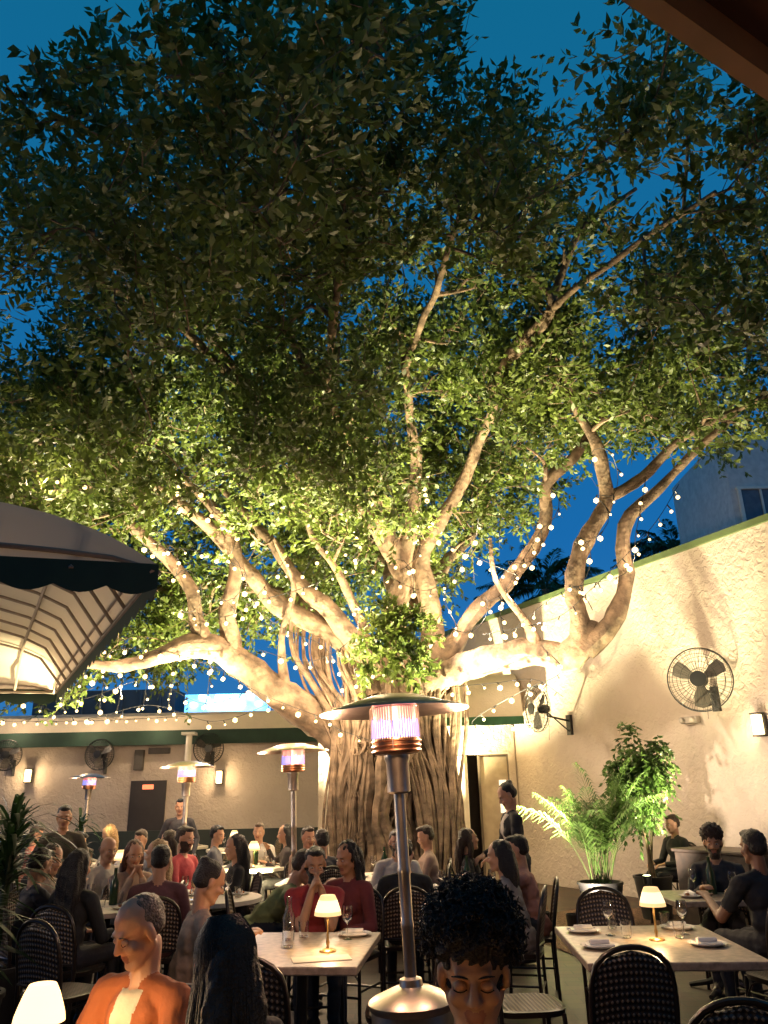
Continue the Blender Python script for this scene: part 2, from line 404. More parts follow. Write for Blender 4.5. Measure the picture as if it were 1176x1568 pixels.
def chair_mesh():
    a=[(-.2,-.2,.0),(-.205,-.19,.45),(-.21,-.22,.68),(-.18,-.25,.83),(-.09,-.265,.895),(0,-.268,.91),(.09,-.265,.895),(.18,-.25,.83),(.21,-.22,.68),(.205,-.19,.45),(.2,-.2,0)]
    CH.tube(catmull(a,.05),.0145,8,0)
    v=[];f=[];nx,nz=14,16
    for j in range(nz+1):
        z=.52+.375*j/nz; t=(z-.52)/.375
        hw=.2*math.sqrt(max(0,1-max(0,(t-.45)/.55)**2.4))+.002
        for i in range(nx+1):
            s=i/nx*2-1; v.append((hw*s,-.2-.065*min(1,t*1.1)+.02*s*s-.01,z))
    for j in range(nz):
        for i in range(nx):
            q=j*(nx+1)+i; f.append((q,q+1,q+nx+2,q+nx+1))
    CH.add(v,f,1); CH.add([(p[0],p[1]-.008,p[2]) for p in v],[tuple(reversed(q)) for q in f],1)
    CH.tube([(-.2,-.2,.52),(0,-.225,.515),(.2,-.2,.52)],.01,6,0)
    def rs(z,k): 
        o=[]
        for i in range(28):
            an=2*math.pi*i/28; c,s_=math.cos(an),math.sin(an); e=2/3.6
            o.append((k*.225*abs(c)**e*(1 if c>0 else -1),k*.215*abs(s_)**e*(1 if s_>0 else -1),z))
        return o
    v=rs(.43,1)+rs(.46,1.02)+rs(.465,.93); f=[]
    for k in(0,1):
        for i in range(28): j=(i+1)%28; f.append((k*28+i,k*28+j,(k+1)*28+j,(k+1)*28+i))
    CH.add(v,f,0); CH.add(rs(.465,.93),[tuple(range(28))],1); CH.add(rs(.43,1),[tuple(range(27,-1,-1))],0)
    for sx in(-1,1): CH.tube(catmull([(.19*sx,.18,.44),(.2*sx,.195,.2),(.205*sx,.205,0)],.1),.014,8,0)
    CH.tube([(-.2,.19,.2),(.2,.19,.2)],.009,6,0);CH.tube([(-.2,-.195,.2),(.2,-.195,.2)],.009,6,0)
    for sx in(-1,1): CH.tube([(.2*sx,.19,.24),(.2*sx,-.19,.24)],.009,6,0)
    for sx in(-1,1):
        CH.tube(catmull([(.2*sx,.19,.3),(.12*sx,.2,.4),(.02*sx,.195,.43)],.05),.007,6,0)
    me=bpy.data.meshes.new('bistro_chair'); me.from_pydata(CH.v,[],CH.f)
    for m in (M('chair_lacquer',(.018,.012,.010),.3,0,.3),weave()): me.materials.append(m)
    me.polygons.foreach_set('material_index',CH.m); me.polygons.foreach_set('use_smooth',[True]*len(CH.f)); me.update()
    try: me.set_sharp_from_angle(angle=R(45))
    except Exception: pass
    return me
CHM=chair_mesh()
def place_chair(x,y,h,z=0): return mkobj('bistro_chair',CHM,None,(x,y,z),R(h-90))
# ------------------------------------------------------------------ tables
m_shade=M('lampshade',(.7,.5,.3),.7,emit=(1,.64,.27),es=1.1,nolight=True,var=.05)
m_shadein=M('lampshade_band',(.8,.6,.4),.7,emit=(1,.82,.5),es=1.5,nolight=True,var=.05)
m_shadeN=M('lampshade_bright',(.7,.5,.3),.7,emit=(1,.62,.26),es=3.2,var=.05)
def lamp(x,y,z=.75,s=1.,W=11.,near=False):
    E=empty('table_lamp',(x,y,z)); b=MB()
    b.lathe([(0,0),(.05,0),(.052,.008),(.045,.014),(.01,.02),(.007,.03),(.012,.05),(.007,.07),(.006,.2),(.01,.21),(0,.215)],n=20)
    b.obj('lamp_base',[M('brass',(.55,.36,.15),.3,.9)],E)
    c=MB(); c.lathe([(.084,.2),(.0805,.222)],n=28); c.lathe([(.0805,.222),(.072,.248),(.058,.285)],n=28,mi=1); c.lathe([(.058,.285),(.045,.31),(.043,.312),(0,.313)],n=28)
    c.obj('lampshade',[m_shadeN,m_shadeN] if near else [m_shade,m_shadein],E); E.scale=(s,s,s)
    plight('lamp_bulb',(0,0,.185),W,(1,.66,.32),.02,E)
    return E
def glass(mb,x,y,z=.75,k='tumbler'):
    if k=='tumbler': mb.lathe([(0,.004),(.03,.004),(.036,.1),(.034,.1),(.028,.012),(0,.012)],(x,y,z),14,0)
    elif k=='wine': mb.lathe([(0,.002),(.033,.003),(.004,.01),(.004,.09),(.03,.12),(.038,.15),(.03,.2),(.028,.2),(.035,.15),(.027,.123),(0,.1)],(x,y,z),14,0)
    elif k=='carafe': mb.lathe([(0,.004),(.04,.004),(.042,.14),(.02,.19),(.018,.25),(.022,.26),(.02,.26),(.016,.25),(.018,.19),(.038,.14),(.036,.01),(0,.01)],(x,y,z),16,0)
m_bottle=M('bottle_glass',(.02,.05,.02),.1,0,.2)
def bottle(mb,x,y,z=.751,mi=0): mb.lathe([(0,0),(.037,0),(.038,.02),(.038,.18),(.015,.235),(.014,.3),(.016,.305),(0,.306)],(x,y,z),16,mi)
def table(name,x,y,sx,sy,rot=0,rnd=False,cloth_=False,items=6,th=.045):
    E=empty(name,(x,y,0),R(rot)); t=MB(); top=m_white if cloth_ else m_stone
    if rnd:
        r=sx/2; t.lathe([(0,.75),(r-.01,.75),(r,.745),(r,.71),(r-.01,.705),(0,.705)],n=48); t.obj('table_top',[top],E)
    else:
        t.box((0,0,.75-th/2),(sx,sy,th)); t.obj('table_top',[top],E,smooth=False,bevel=.008)
    l=MB(); l.lathe([(0,.7),(.035,.7),(.035,.1),(.06,.06),(.0,.05)],n=16)
    for a in range(4):
        c,s=math.cos(a*math.pi/2+.78),math.sin(a*math.pi/2+.78); l.tube([(0,0,.12),(c*.18,s*.18,.06),(c*.34,s*.34,.02)],[.03,.025,.02],8)
    l.obj('table_pedestal',[m_black],E)
    gb=MB(); pb=MB()
    for i in range(items):
        a=2*math.pi*i/max(items,1)+.5; px,py=sx*.3*math.cos(a),sy*.3*math.sin(a)
        if i%2==0:
            pb.lathe([(0,.754),(.07,.755),(.105,.768),(.108,.768),(.075,.752),(0,.7515)],(px,py,0),24)
            pb.tube([(px+.02,py-.06,.772),(px,py+.02,.778),(px-.03,py+.07,.771)],[.02,.03,.015],8)
            for q in range(4): ell(pb,(px+.03*math.cos(q*1.7),py+.03*math.sin(q*1.7),.775),(.022,.018,.012),None,2)
        else:
            glass(gb,px*.8,py*.8,.751,'wine'); glass(gb,px*.8+.09,py*.6,.751,'tumbler')
    if items>3: bottle(pb,.02,.08,.751,1)
    if items: gb.obj('glasses',[m_glass],E); pb.obj('plates_and_bottle',[m_plate,m_bottle,M('food',(.35,.14,.05),.6,0,.5,30)],E)
    return E
# ------------------------------------------------------------------ place tables & people
table('dining_table',-.57,5.5,.86,1.15,-6,items=0)
table('dining_table',1.60,5.45,1.0,1.25,-3,items=0)
table('dining_table',-1.08,2.78,.85,.8,6,items=0)
table('dining_table',.22,1.62,.8,.7,2,items=0)
table('dining_table',.72,8.25,1.15,1,0,True,True,6)
table('dining_table',-1.75,8.2,1.0,1,0,True,True,6)
table('dining_table',-2.55,7.7,.95,.9,0,True,True,5)
table('dining_table',2.85,7.6,.95,.8,0,False,False,4)
table('dining_table',-4.1,16.5,1.0,.9,0,True,True,3); table('dining_table',-2.9,15.5,1.0,.9,0,True,True,3)
table('dining_table',-.1,9.9,1.0,.9,0,True,True,4)
table('dining_table',-3.3,10.3,1.0,.9,0,True,True,6); table('dining_table',-1.9,11.6,1.0,.9,0,True,True,6); table('dining_table',-4.9,12.8,1.0,.9,0,True,True,4)
lamp(-.40,5.35); lamp(1.66,5.5,s=.97); lamp(-1.2,3.03,W=24,near=True); lamp(.05,1.68,s=1.,W=13,near=True); lamp(-4.1,16.5); lamp(-2.9,15.5); lamp(-4.95,12.9); lamp(-3.3,10.3); lamp(-1.9,11.65)
it=MB()
glass(it,-.69,5.75,.751,'carafe'); glass(it,-.66,5.5,.751,'tumbler'); glass(it,-.6,5.85,.751,'tumbler'); glass(it,-.3,5.75,.751,'wine')
for p in((1.5,5.6),(1.82,5.55),(1.5,5.95),(1.85,5.9)): glass(it,p[0],p[1],.751,'tumbler')
for p in((1.42,5.7),(1.9,5.68)): glass(it,p[0],p[1],.751,'wine')
it.obj('drinking_glasses',[m_glass])
pl=MB()
for p in((1.25,5.3),(1.9,5.3),(1.28,5.85),(1.93,5.9),(-.26,5.9)):
    pl.lathe([(0,.754),(.08,.755),(.115,.768),(.118,.768),(.085,.752),(0,.7515)],(p[0],p[1],0),28)
    pl.box((p[0],p[1],.764),(.16,.09,.012),rot=.1); pl.tube([(p[0]-.06,p[1],.774),(p[0]+.06,p[1]+.01,.778)],[.022,.016],8)
pl.obj('plates_and_napkins',[m_plate],bevel=.003)
mn=MB(); mn.box((-.42,5.12,.753),(.34,.16,.004),rot=.2); mn.box((-.86,2.86,.82),(.15,.2,.003),mat=Matrix.Rotation(R(-35),3,'X')); mn.obj('menu_cards',[M('menu_paper',(.7,.62,.5),.8)],smooth=False)
bp=MB(); bp.lathe([(0,.754),(.06,.755),(.1,.775),(.103,.775),(.07,.751),(0,.751)],(-.98,2.82,0),28,0)
for i in range(9):
    a=i*.7; bp.lathe([(0,.0),(.022,.008),(.02,.024),(0,.032)],(-.98+.05*math.cos(a)*(i%3)/2,2.82+.05*math.sin(a)*(i%3)/2,.756),8,1)
bp.obj('plate_of_food',[m_plate,M('toasted_bread',(.5,.27,.1),.8,0,.4,30)])
person('man_in_orange_jacket',-.92,3.5,-118,lean=14,hp=26,hy=-16,hair='cropped',hc='gray',shirt=(.30,.085,.025),inner=(.5,.44,.33),skin='fair',hands=((-.13,.42,.80),(.12,.38,.80)),vox=.0072,lids=True,sc=1.02)
person('woman_with_long_dark_hair',-.50,2.74,125,lean=8,hp=10,hair='long',hc='black',shirt=(.014,.012,.012),hands=((-.13,.38,.78),(.13,.38,.78)),vox=.0085,w=.92,hl=.36)
person('man_with_curly_hair',.205,2.33,-92,lean=8,hp=12,hy=-4,hair='curly',hc='black',shirt=(.02,.02,.022),skin='tan',hands=((-.12,.4,.78),(.12,.4,.78)),vox=.0065,lids=True,chair=False,sc=1.055)
place_chair(.205,2.4,-92)
person('woman_in_gray_top',-1.3,5.35,25,lean=16,hp=26,hair='bun',hc='black',shirt=(.24,.18,.14),skin='tan',hands=((-.12,.4,.8),(.12,.36,.8)),sleeve='short',w=.9,vox=.010)
person('bearded_man_in_red_shirt',-.62,6.75,-80,lean=16,hp=14,hair='short',hc='black',shirt=(.28,.03,.035),skin='tan',hands=((-.035,.30,.98),(.035,.30,.98)),sleeve='short',beard=True,vox=.009)
person('woman_with_wavy_hair',-.33,7.05,-115,lean=8,hp=15,hy=-20,hair='wavy',hc='black',shirt=(.16,.03,.03),w=.9,vox=.012,hl=.34,skin='tan')
person('man_in_green_shirt_leaning',-1.22,7.35,5,lean=50,hp=30,hair='short',hc='brown',shirt=(.18,.21,.08),hands=((-.12,.6,.8),(.12,.6,.8)),sleeve='short',vox=.011,sc=1.08)
person('man_in_white_shirt',.06,8.95,-88,lean=4,hp=8,hair='short',hc='brown',shirt=(.55,.5,.45),beard=True,hands=((-.16,.34,.8),(.16,.34,.8)),vox=.010)
person('woman_in_black',.82,9.15,-10,lean=2,hp=-8,hy=30,hair='long',hc='brown',shirt=(.015,.015,.015),w=.9,vox=.011)
person('woman_in_gray_shirt',1.05,7.0,165,lean=16,hp=8,hy=0,hair='long',hc='black',shirt=(.22,.2,.19),w=.92,hands=((-.14,.36,.78),(.14,.36,.8)),vox=.010,hl=.1)
person('person_in_pink_shirt_reaching',1.28,7.65,172,lean=14,hp=10,hair='short',hc='black',shirt=(.42,.2,.15),hands=((-.1,.62,.83),(.14,.4,.8)),vox=.011)
person('standing_waitress',1.36,9.0,190,'stand',lean=8,hp=30,hair='bun',hc='black',shirt=(.02,.02,.022),inner=(.5,.45,.4),hands=((-.15,.33,.98),(.15,.33,.98)),w=.9,vox=.010,sc=1.03)
person('bearded_man_in_black',3.02,7.9,-112,lean=4,hp=8,hair='curly',hc='brown',shirt=(.03,.03,.035),beard=True,skin='tan',vox=.010,sc=1.0,hands=((-.14,.36,.78),(.14,.36,.8)))
person('man_in_black_tshirt',2.83,6.45,110,lean=8,hp=6,hair='short',hc='black',shirt=(.02,.02,.022),skin='brown',sleeve='short',w=1.1,sc=1.04,hands=((-.2,.42,.8),(.16,.4,.8)),vox=.010)
person('guest_by_wall',4.05,11.9,200,lean=4,hc='brown',shirt=(.03,.03,.03))
person('man_in_dark_jacket',-3.5,8.9,-70,'stand',lean=4,hp=12,hc='black',shirt=(.07,.06,.04),skin='tan',sc=.95)
person('woman_with_dark_hair',-2.48,6.6,70,lean=6,hair='long',hc='black',shirt=(.02,.02,.02),w=.92)
person('blond_woman',-2.55,8.25,-60,lean=14,hp=14,hair='long',hc='red',shirt=(.45,.33,.26),w=.9,hands=((-.05,.3,.95),(.05,.3,.95)))
person('bald_older_man',-3.0,8.8,-40,lean=6,hp=14,hair='bald',hc='gray',shirt=(.5,.46,.4))
person('blonde_woman_in_white',-2.15,7.95,185,lean=6,hp=8,hair='long',hc='blond',shirt=(.5,.42,.36),w=.9)
person('man_in_mauve_shirt',-1.92,7.0,100,lean=8,hp=6,hair='short',hc='black',shirt=(.14,.06,.065),sleeve='long')
person('man_in_red_polo',-2.35,9.4,-20,lean=4,hp=10,hair='short',hc='brown',shirt=(.5,.08,.09),sleeve='short',beard=True,sc=1.05)
person('guest_in_black_dress',-1.55,8.7,200,lean=6,hp=8,hair='long',hc='black',shirt=(.02,.02,.02),w=.9)
person('waiter_far',-3.3,13,-80,'stand',lean=2,hp=8,hc='black',shirt=(.04,.04,.05),sc=.97)
person('guest_at_back_table',-1.05,10.4,-60,lean=6,hp=8,hc='brown',shirt=(.3,.2,.15))
person('guest_at_back_table',-.75,9.4,120,lean=6,hp=8,hc='black',shirt=(.05,.05,.06))
person('guest_in_black_shirt',.12,7.35,92,lean=16,hp=40,hc='black',shirt=(.02,.02,.02))
for i,(gx,gy,gh,hr,hcx,sh) in enumerate(((-3.95,10.3,0,'short','black',(.06,.05,.05)),(-2.65,10.5,180,'long','brown',(.4,.3,.25)),(-3.3,10.95,-90,'short','brown',(.2,.22,.3)),(-1.35,11.7,180,'long','black',(.05,.04,.04)),(-1.9,12.2,-90,'short','gray',(.5,.45,.4)),(-2.5,11.6,0,'short','black',(.1,.1,.12)),(-5.5,12.8,0,'short','brown',(.3,.1,.08)),(-4.3,12.9,180,'long','blond',(.45,.4,.35)),(.5,10.0,190,'short','brown',(.35,.25,.2)),(-3.15,7.6,-15,'long','brown',(.25,.2,.16)),(-2.95,6.9,50,'short','black',(.05,.05,.06)))):
    person('seated_guest',gx,gy,gh+random.uniform(-12,12),lean=random.uniform(2,16),side=random.uniform(-6,6),hp=random.uniform(4,22),hy=random.uniform(-25,25),hair=hr,hc=hcx,shirt=sh,w=.9 if hr=='long' else 1,vox=.016 if gy>9 else .013,hands=((-.14,.36,.78),(.14,.36,random.choice((.8,.95)))))
for c in((1.17,4.62,92),(1.32,3.55,80),(.78,5.35,5),(.05,5.25,178),(-.68,4.55,80),(2.62,5.9,195),(1.65,6.55,-92),(-2.2,5.9,60),(-3.4,16.3,180),(-4.8,16.6,0),(-2.3,15.3,170),(-3.6,15.2,10)): place_chair(*c)
# ------------------------------------------------------------------ patio heaters
m_flame_refl=M('burner_reflection',(.4,.2,.18),.4,.5,emit=(1.,.22,.26),es=.55,nolight=True)  # pink flame reflection on the upper burner, put in as emission
m_flame2=M('gas_flame',(.05,.05,.4),.5,emit=(.22,.26,1.),es=1.35,nolight=True)
m_copper=M('heated_copper',(.60,.32,.18),.3,1.,.2,20)
def heater(x,y,s=1.,W=30,lean=0):
    E=empty('patio_heater',(x,y,0)); E.rotation_euler=(0,R(lean),0)
    b=MB()
    b.lathe([(0,.0),(.23,0),(.235,.03),(.21,.05),(.205,.7),(.215,.71),(.22,.735),(.2,.75),(.1,.79),(.06,.8),(.055,.83),(.03,.84)],n=40)
    b.lathe([(.031,.83),(.031,1.05),(.034,1.06),(.034,1.08),(.031,1.09),(.031,1.3),(.034,1.31),(.034,1.33),(.031,1.34),(.031,1.70),(.045,1.71)],n=24)
    b.lathe([(.045,1.70),(.062,1.71),(.062,1.86),(.07,1.88),(.07,1.90)],n=32)
    b.lathe([(.0,2.215),(.14,2.215),(.41,2.135),(.415,2.128),(.41,2.132),(.36,2.15),(.14,2.2),(0,2.2)],n=64)
    for i in range(3):
        a=i*2.09+.4; b.tube([(.135*math.cos(a),.135*math.sin(a),1.93),(.14*math.cos(a),.14*math.sin(a),2.2)],.004,6)
    b.obj('heater_body',[m_steel],E)
    k=MB()
    k.lathe([(.07,1.90),(.12,1.905),(.13,1.92),(.13,1.985),(.115,1.99)],n=36,mi=3)
    for z in(1.92,1.945,1.97): k.tube([(.133*math.cos(q*.2618),.133*math.sin(q*.2618),z) for q in range(24)],.006,5,3,closed=True)
    k.lathe([(.115,1.99),(.118,2.075)],n=32,mi=1)
    for i in range(56):
        a=2*math.pi*i/56; r=.126; h=random.uniform(.05,.085)
        k.tube([(r*math.cos(a),r*math.sin(a),1.99),(r*math.cos(a),r*math.sin(a),1.99+h*.7),(r*math.cos(a),r*math.sin(a),1.99+h*1.3)],[.008,.005,.001],5,1)
        k.tube([(.137*math.cos(a),.137*math.sin(a),1.98),(.137*math.cos(a),.137*math.sin(a),2.15)],.0012,4,2,cap=False)
    k.lathe([(.116,2.075),(.125,2.19)],n=32,mi=0)
    k.tube([(.137*math.cos(q*.2618),.137*math.sin(q*.2618),2.15) for q in range(24)],.003,5,2,closed=True)
    k.obj('burner',[m_flame_refl,m_flame2,m_steel,m_copper],E)
    for a in(-1.57,.5,2.6): plight('burner_light',(.40*math.cos(a),.40*math.sin(a),2.05),W*.33,(1,.58,.38),.04,E)
    E.scale=(s,s,s); return E
heater(.115,4.3,.97,56,-2.3); heater(-1.05,9.4,1,28,-1.8); heater(-3.05,12.4,.98,24,-1); heater(-6.1,16.6,.97,18)
# ------------------------------------------------------------------ right wall
def wallx(Y): return 3.3-.5*(Y-15.1)
wd=Vector((-.5,1,0)).normalized(); wn=Vector((-1,-.5,0)).normalized()
E=empty('stucco_garden_wall'); w_=MB()
A=Vector((wallx(1),1,0)); B=Vector((wallx(20.5),20.5,0)); mid=(A+B)/2; L_=(B-A).length; ang=math.atan2(wd.y,wd.x)
w_.box(mid-wn*.15+Vector((0,0,2.62)),(L_,.3,5.24),0,ang); w_.obj('wall',[m_stucco],E,smooth=False)
t_=MB(); t_.box(mid-wn*.15+Vector((0,0,5.29)),(L_,.4,.10),0,ang); t_.obj('wall_coping',[M('green_coping',(.08,.12,.04),.7)],E,smooth=False)
def fan(pos,nrm,r,wallpt,yaw=0):
    E=empty('wall_fan',pos); q=Vector(nrm).normalized().to_track_quat('Z','Y'); Mx=q.to_matrix(); b=MB()
    for k,(rr,z) in enumerate(((1,0),(.97,.06),(.8,.1),(.55,.115),(.3,.12),(.97,-.06),(.75,-.09),(.4,-.1))):
        b.tube([Mx@Vector((r*rr*math.cos(a*.1963),r*rr*math.sin(a*.1963),z)) for a in range(32)],.010 if k==0 else .0038,5,0,closed=True)
    for i in range(36):
        a=i*.1745; c,s=math.cos(a),math.sin(a)
        b.tube([Mx@Vector((r*k*c,r*k*s,z)) for k,z in((.12,.12),(.55,.115),(.8,.1),(.97,.06),(1,0),(.97,-.06),(.75,-.09),(.2,-.1))],.0028,4,0)
    b.lathe([(0,.13),(.1*r/.4,.125),(.1*r/.4,.11)],n=20,mat=Mx); b.lathe([(.08,-.06),(.085,-.2),(.05,-.25),(0,-.25)],n=20,mat=Mx)
    for i in range(3):
        a0=i*2.094+.5; v=[]
        for rr,da,dz in((.12,-.35,.02),(.12,.35,-.02),(.55,.42,-.03),(.86,.3,-.03),(.9,0,0),(.86,-.28,.03),(.55,-.4,.04)):
            v.append(Mx@Vector((r*rr*math.cos(a0+da),r*rr*math.sin(a0+da),dz)))
        b.add(v,[tuple(range(7))],1)
    p=Vector(wallpt)-Vector(pos); back=Mx@Vector((0,0,-.2))
    b.tube([back,back+Vector((0,0,-.12)),p+Vector((0,0,-.15)),p+Vector((0,0,-.15))],.018,8); b.tube([back+Vector((0,0,-.05)),p+Vector((0,0,-.35))],.012,6)
    b.box(p+Vector((0,0,-.22)),(.12,.06,.36),0,ang)
    b.tube([back,back+Vector((.02,0,-.3)),back+Vector((.0,0,-.55))],.004,4)
    b.obj('fan_assembly',[m_black,M('fan_blade',(.07,.06,.05),.4,.2)],E)
fy=11.85; fan((wallx(fy)-.32,fy-.25,3.14),(-.62,-1,0),.46,(wallx(fy)-.03,fy+.0,3.1))
fy=14.9; fan((wallx(fy)-.68,fy-.35,3.05),(-.95,-.32,0),.41,(wallx(fy)-.03,fy,3.0))
em=MB(); ey=12.3; c=Vector((wallx(ey)-.06,ey,2.62)); em.box(c,(.32,.1,.1),0,ang); 
for q in(-.1,.1): em.lathe([(0,.08),(.04,.07),(.045,0)],c+wd*q+wn*.03,14,0,mat=wn.to_track_quat('Z','Y').to_matrix())
em.obj('emergency_light',[M('grey_plastic',(.3,.26,.22),.5)],bevel=.01)
def sconce(name,c,rot,W=8):
    E=empty(name,c,rot); b=MB(); b.box((0,0,0),(.16,.03,.32)); b.box((0,-.06,-.15),(.14,.12,.02)); b.box((0,-.06,.15),(.14,.12,.02)); b.obj('bracket',[m_black],E,smooth=False)
    d=MB(); d.box((0,-.065,0),(.12,.09,.27)); d.obj('shade',[M('sconce_glow',(1,.8,.5),.6,emit=(1,.72,.35),es=4,nolight=True)],E,bevel=.01)
    plight('sconce_bulb',(0,-.2,0),W,(1,.7,.38),.05,E)
sy=11.2; sconce('wall_sconce',(wallx(sy)-.05,sy,2.45),ang+math.pi,22)
bb=MB(); bb.box((4.05,10.2,.45),(1.1,.6,.9),0,ang); bb.box((4.05,10.2,.92),(1.15,.66,.04),0,ang); bb.obj('service_cabinet',[M('dark_wood',(.05,.03,.02),.5,0,.4,12)],smooth=False,bevel=.01)
# ------------------------------------------------------------------ entry block
E=empty('entrance_building')
e=MB(); e.box((1.03,16.65,1.6),(.36,.3,3.2)); e.box((2.49,16.65,1.6),(.14,.3,3.2)); e.box((1.815,16.65,2.78),(1.21,.3,.84)); e.box((-.3,16.8,1.6),(2.3,.3,3.2)); e.obj('entrance_wall',[m_stucco],E,smooth=False)
d=MB(); d.box((1.40,16.55,1.17),(.36,.06,2.34)); d.box((1.32,16.5,1.17),(.03,.05,2.3)); d.box((1.5,16.5,1.17),(.03,.05,2.3)); d.obj('folding_panel',[m_white],E,smooth=False)
d=MB(); d.box((2.12,16.6,1.17),(.56,.05,2.3)); d.obj('door',[M('beige_door',(.40,.32,.22),.5)],E,smooth=False,bevel=.01)
d=MB(); d.box((2.28,16.565,1.55),(.14,.02,.62)); d.obj('door_window',[M('door_pane',(.8,.8,.75),.3,emit=(1,.9,.7),es=.9,nolight=True)],E,smooth=False)
d=MB(); 
for xx in(1.82,2.415): d.box((xx,16.57,1.18),(.04,.09,2.34))
d.box((2.12,16.57,2.36),(.64,.09,.05)); d.obj('door_frame',[M('frame_brown',(.12,.09,.06),.5)],E,smooth=False)
d=MB(); d.box((1.7,17.4,1.5),(1.4,.05,3.0)); d.obj('painted_dark_interior',[M('interior_shade_paint',(.03,.02,.015),.9)],E,smooth=False)  # flat sheet, shade of the unlit room behind the gap painted on
a=MB(); v=[];f=[]
for k in range(9):
    t=k/8*math.pi/2
    for xx in(.85,2.62): v.append((xx,16.5-1.0*math.sin(t),3.0+.95*math.cos(t)))
for k in range(8): f.append((2*k,2*k+1,2*k+3,2*k+2))
a.add(v,f); 
for xi in(0,1): a.add([v[2*k+xi] for k in range(9)]+[( (.85,2.62)[xi],16.5,3.0)],[tuple(range(10))])
a.obj('awning_canvas',[m_cream],E)
a=MB(); a.box((1.735,15.49,2.93),(1.79,.02,.16)); a.box((.845,16.0,2.93),(.02,1.0,.16)); a.obj('awning_valance',[M('green_valance',(.03,.12,.05),.7)],E,smooth=False)
# ------------------------------------------------------------------ left building
E=empty('restaurant_building')
b=MB(); b.box((-6.6,19.2,1.52),(15,.3,3.04)); b.obj('wall',[m_stucco],E,smooth=False)
b=MB(); b.box((-6.9,18.85,3.08),(14.4,.5,.10)); b.box((-6.9,18.62,2.92),(14.4,.08,.22)); b.obj('green_eave',[m_green],E,smooth=False)
b=MB(); b.box((-6.9,19.15,3.32),(14.4,.35,.36)); b.box((-6.9,21,3.55),(14.4,3.4,.1)); b.obj('parapet',[m_cream],E,smooth=False)
b=MB(); b.box((-6.6,18.98,.48),(14.9,.12,.96)); b.obj('wainscot',[M('green_panel',(.02,.03,.025),.6)],E,smooth=False)
b=MB(); b.box((-5.6,19.02,1.02),(.82,.05,2.04)); b.obj('door',[M('door_dark',(.025,.02,.018),.5)],E,smooth=False); 
b=MB(); b.box((-5.6,18.97,1.9),(.25,.02,.1)); b.obj('exit_sign',[M('exit_red',(.8,.2,.1),.5,emit=(1,.25,.1),es=1.5,nolight=True)],E,smooth=False)
b=MB(); b.box((-5.85,18.95,2.5),(.2,.16,.45)); b.box((-5.4,18.98,2.7),(.5,.1,.14)); b.obj('speaker_and_vent',[M('grey_box',(.08,.07,.06),.6)],E,smooth=False,bevel=.01)
b=MB(); b.lathe([(.07,0),(.07,3.0)],(-4.55,18.3,0),16); b.box((-4.55,18.3,3.02),(.3,.3,.06)); b.obj('porch_column',[m_white],E)
sconce('building_sconce',(-3.95,18.98,2.08),0,24); sconce('building_sconce',(-8.4,18.98,2.2),0,22)
fan((-6.65,18.55,2.62),(-.1,-1,0),.34,(-6.65,19.02,2.6)); fan((-4.15,18.55,2.7),(.2,-1,0),.34,(-4.15,19.02,2.7)); fan((-8.8,18.55,2.65),(.2,-1,0),.34,(-8.8,19.02,2.6))
b=MB(); b.box((-4.35,21.5,4.0),(2.3,.2,.55)); b.box((-5.2,21.6,3.7),(.08,.08,.6)); b.box((-3.5,21.6,3.7),(.08,.08,.6))
b.obj('rooftop_led_sign',[M('led_blue',(.2,.5,1),.5,0,.6,4,emit=(.10,.40,1.),es=2.2,nolight=True)],smooth=False)
b=MB()
for k in range(9): b.tube([(-5.25+k*.22,21.35,3.95+.2*(k%2)),(-5.25+k*.22,21.34,4.05+.2*(k%2))],[.08,.08],8)
b.obj('rooftop_spotlights',[M('spot_white',(1,1,1),.5,emit=(.7,.9,1),es=12,nolight=True)])
plight('sign_glow',(-4.3,21.0,4.1),150,(.3,.6,1),.3)
b=MB(); b.box((-8,23,4.0),(4,1.5,1.1)); 
for k in range(7): b.box((-9.7+k*.55,22.2,4.0),(.06,.08,1.0))
b.obj('rooftop_screen_wall',[M('bluegrey',(.06,.08,.1),.6)],smooth=False)
E=empty('neighboring_building')
b=MB(); b.box((12.6,22,5.5),(6,4,11)); b.obj('walls',[M('grey_stucco',(.62,.56,.5),.85)],E,smooth=False)
b=MB(); b.box((10.4,19.98,8.6),(1.1,.06,1.5)); b.box((12.4,19.98,8.6),(1.1,.06,1.5)); b.obj('windows',[M('window_dark',(.12,.12,.13),.2)],E,smooth=False)
b=MB()
for xx in(10.4,12.4):
    b.box((xx,19.94,7.82),(1.3,.12,.08)); b.box((xx,19.94,9.39),(1.3,.1,.08)); b.box((xx-.59,19.94,8.6),(.08,.1,1.5)); b.box((xx+.59,19.94,8.6),(.08,.1,1.5)); b.box((xx,19.93,8.6),(.05,.04,1.5))
b.obj('window_frames',[m_white],E,smooth=False)
# unseen building behind the viewer, added and heightened to block sky light
E=empty('sky_block_building'); b=MB(); b.box((0,-3.2,4.2),(26,.4,8.4)); b.obj('sky_block_wall',[stucco('warm_stucco',(.30,.20,.13),(.40,.28,.18))],E,smooth=False)
b=MB()
for xx in(-6,-2,2,6): b.box((xx,-2.98,1.5),(1.4,.06,2.2)); b.box((xx,-2.98,5.8),(1.2,.06,1.5))
b.obj('sky_block_windows',[M('dark_glass',(.05,.04,.03),.15)],E,smooth=False)
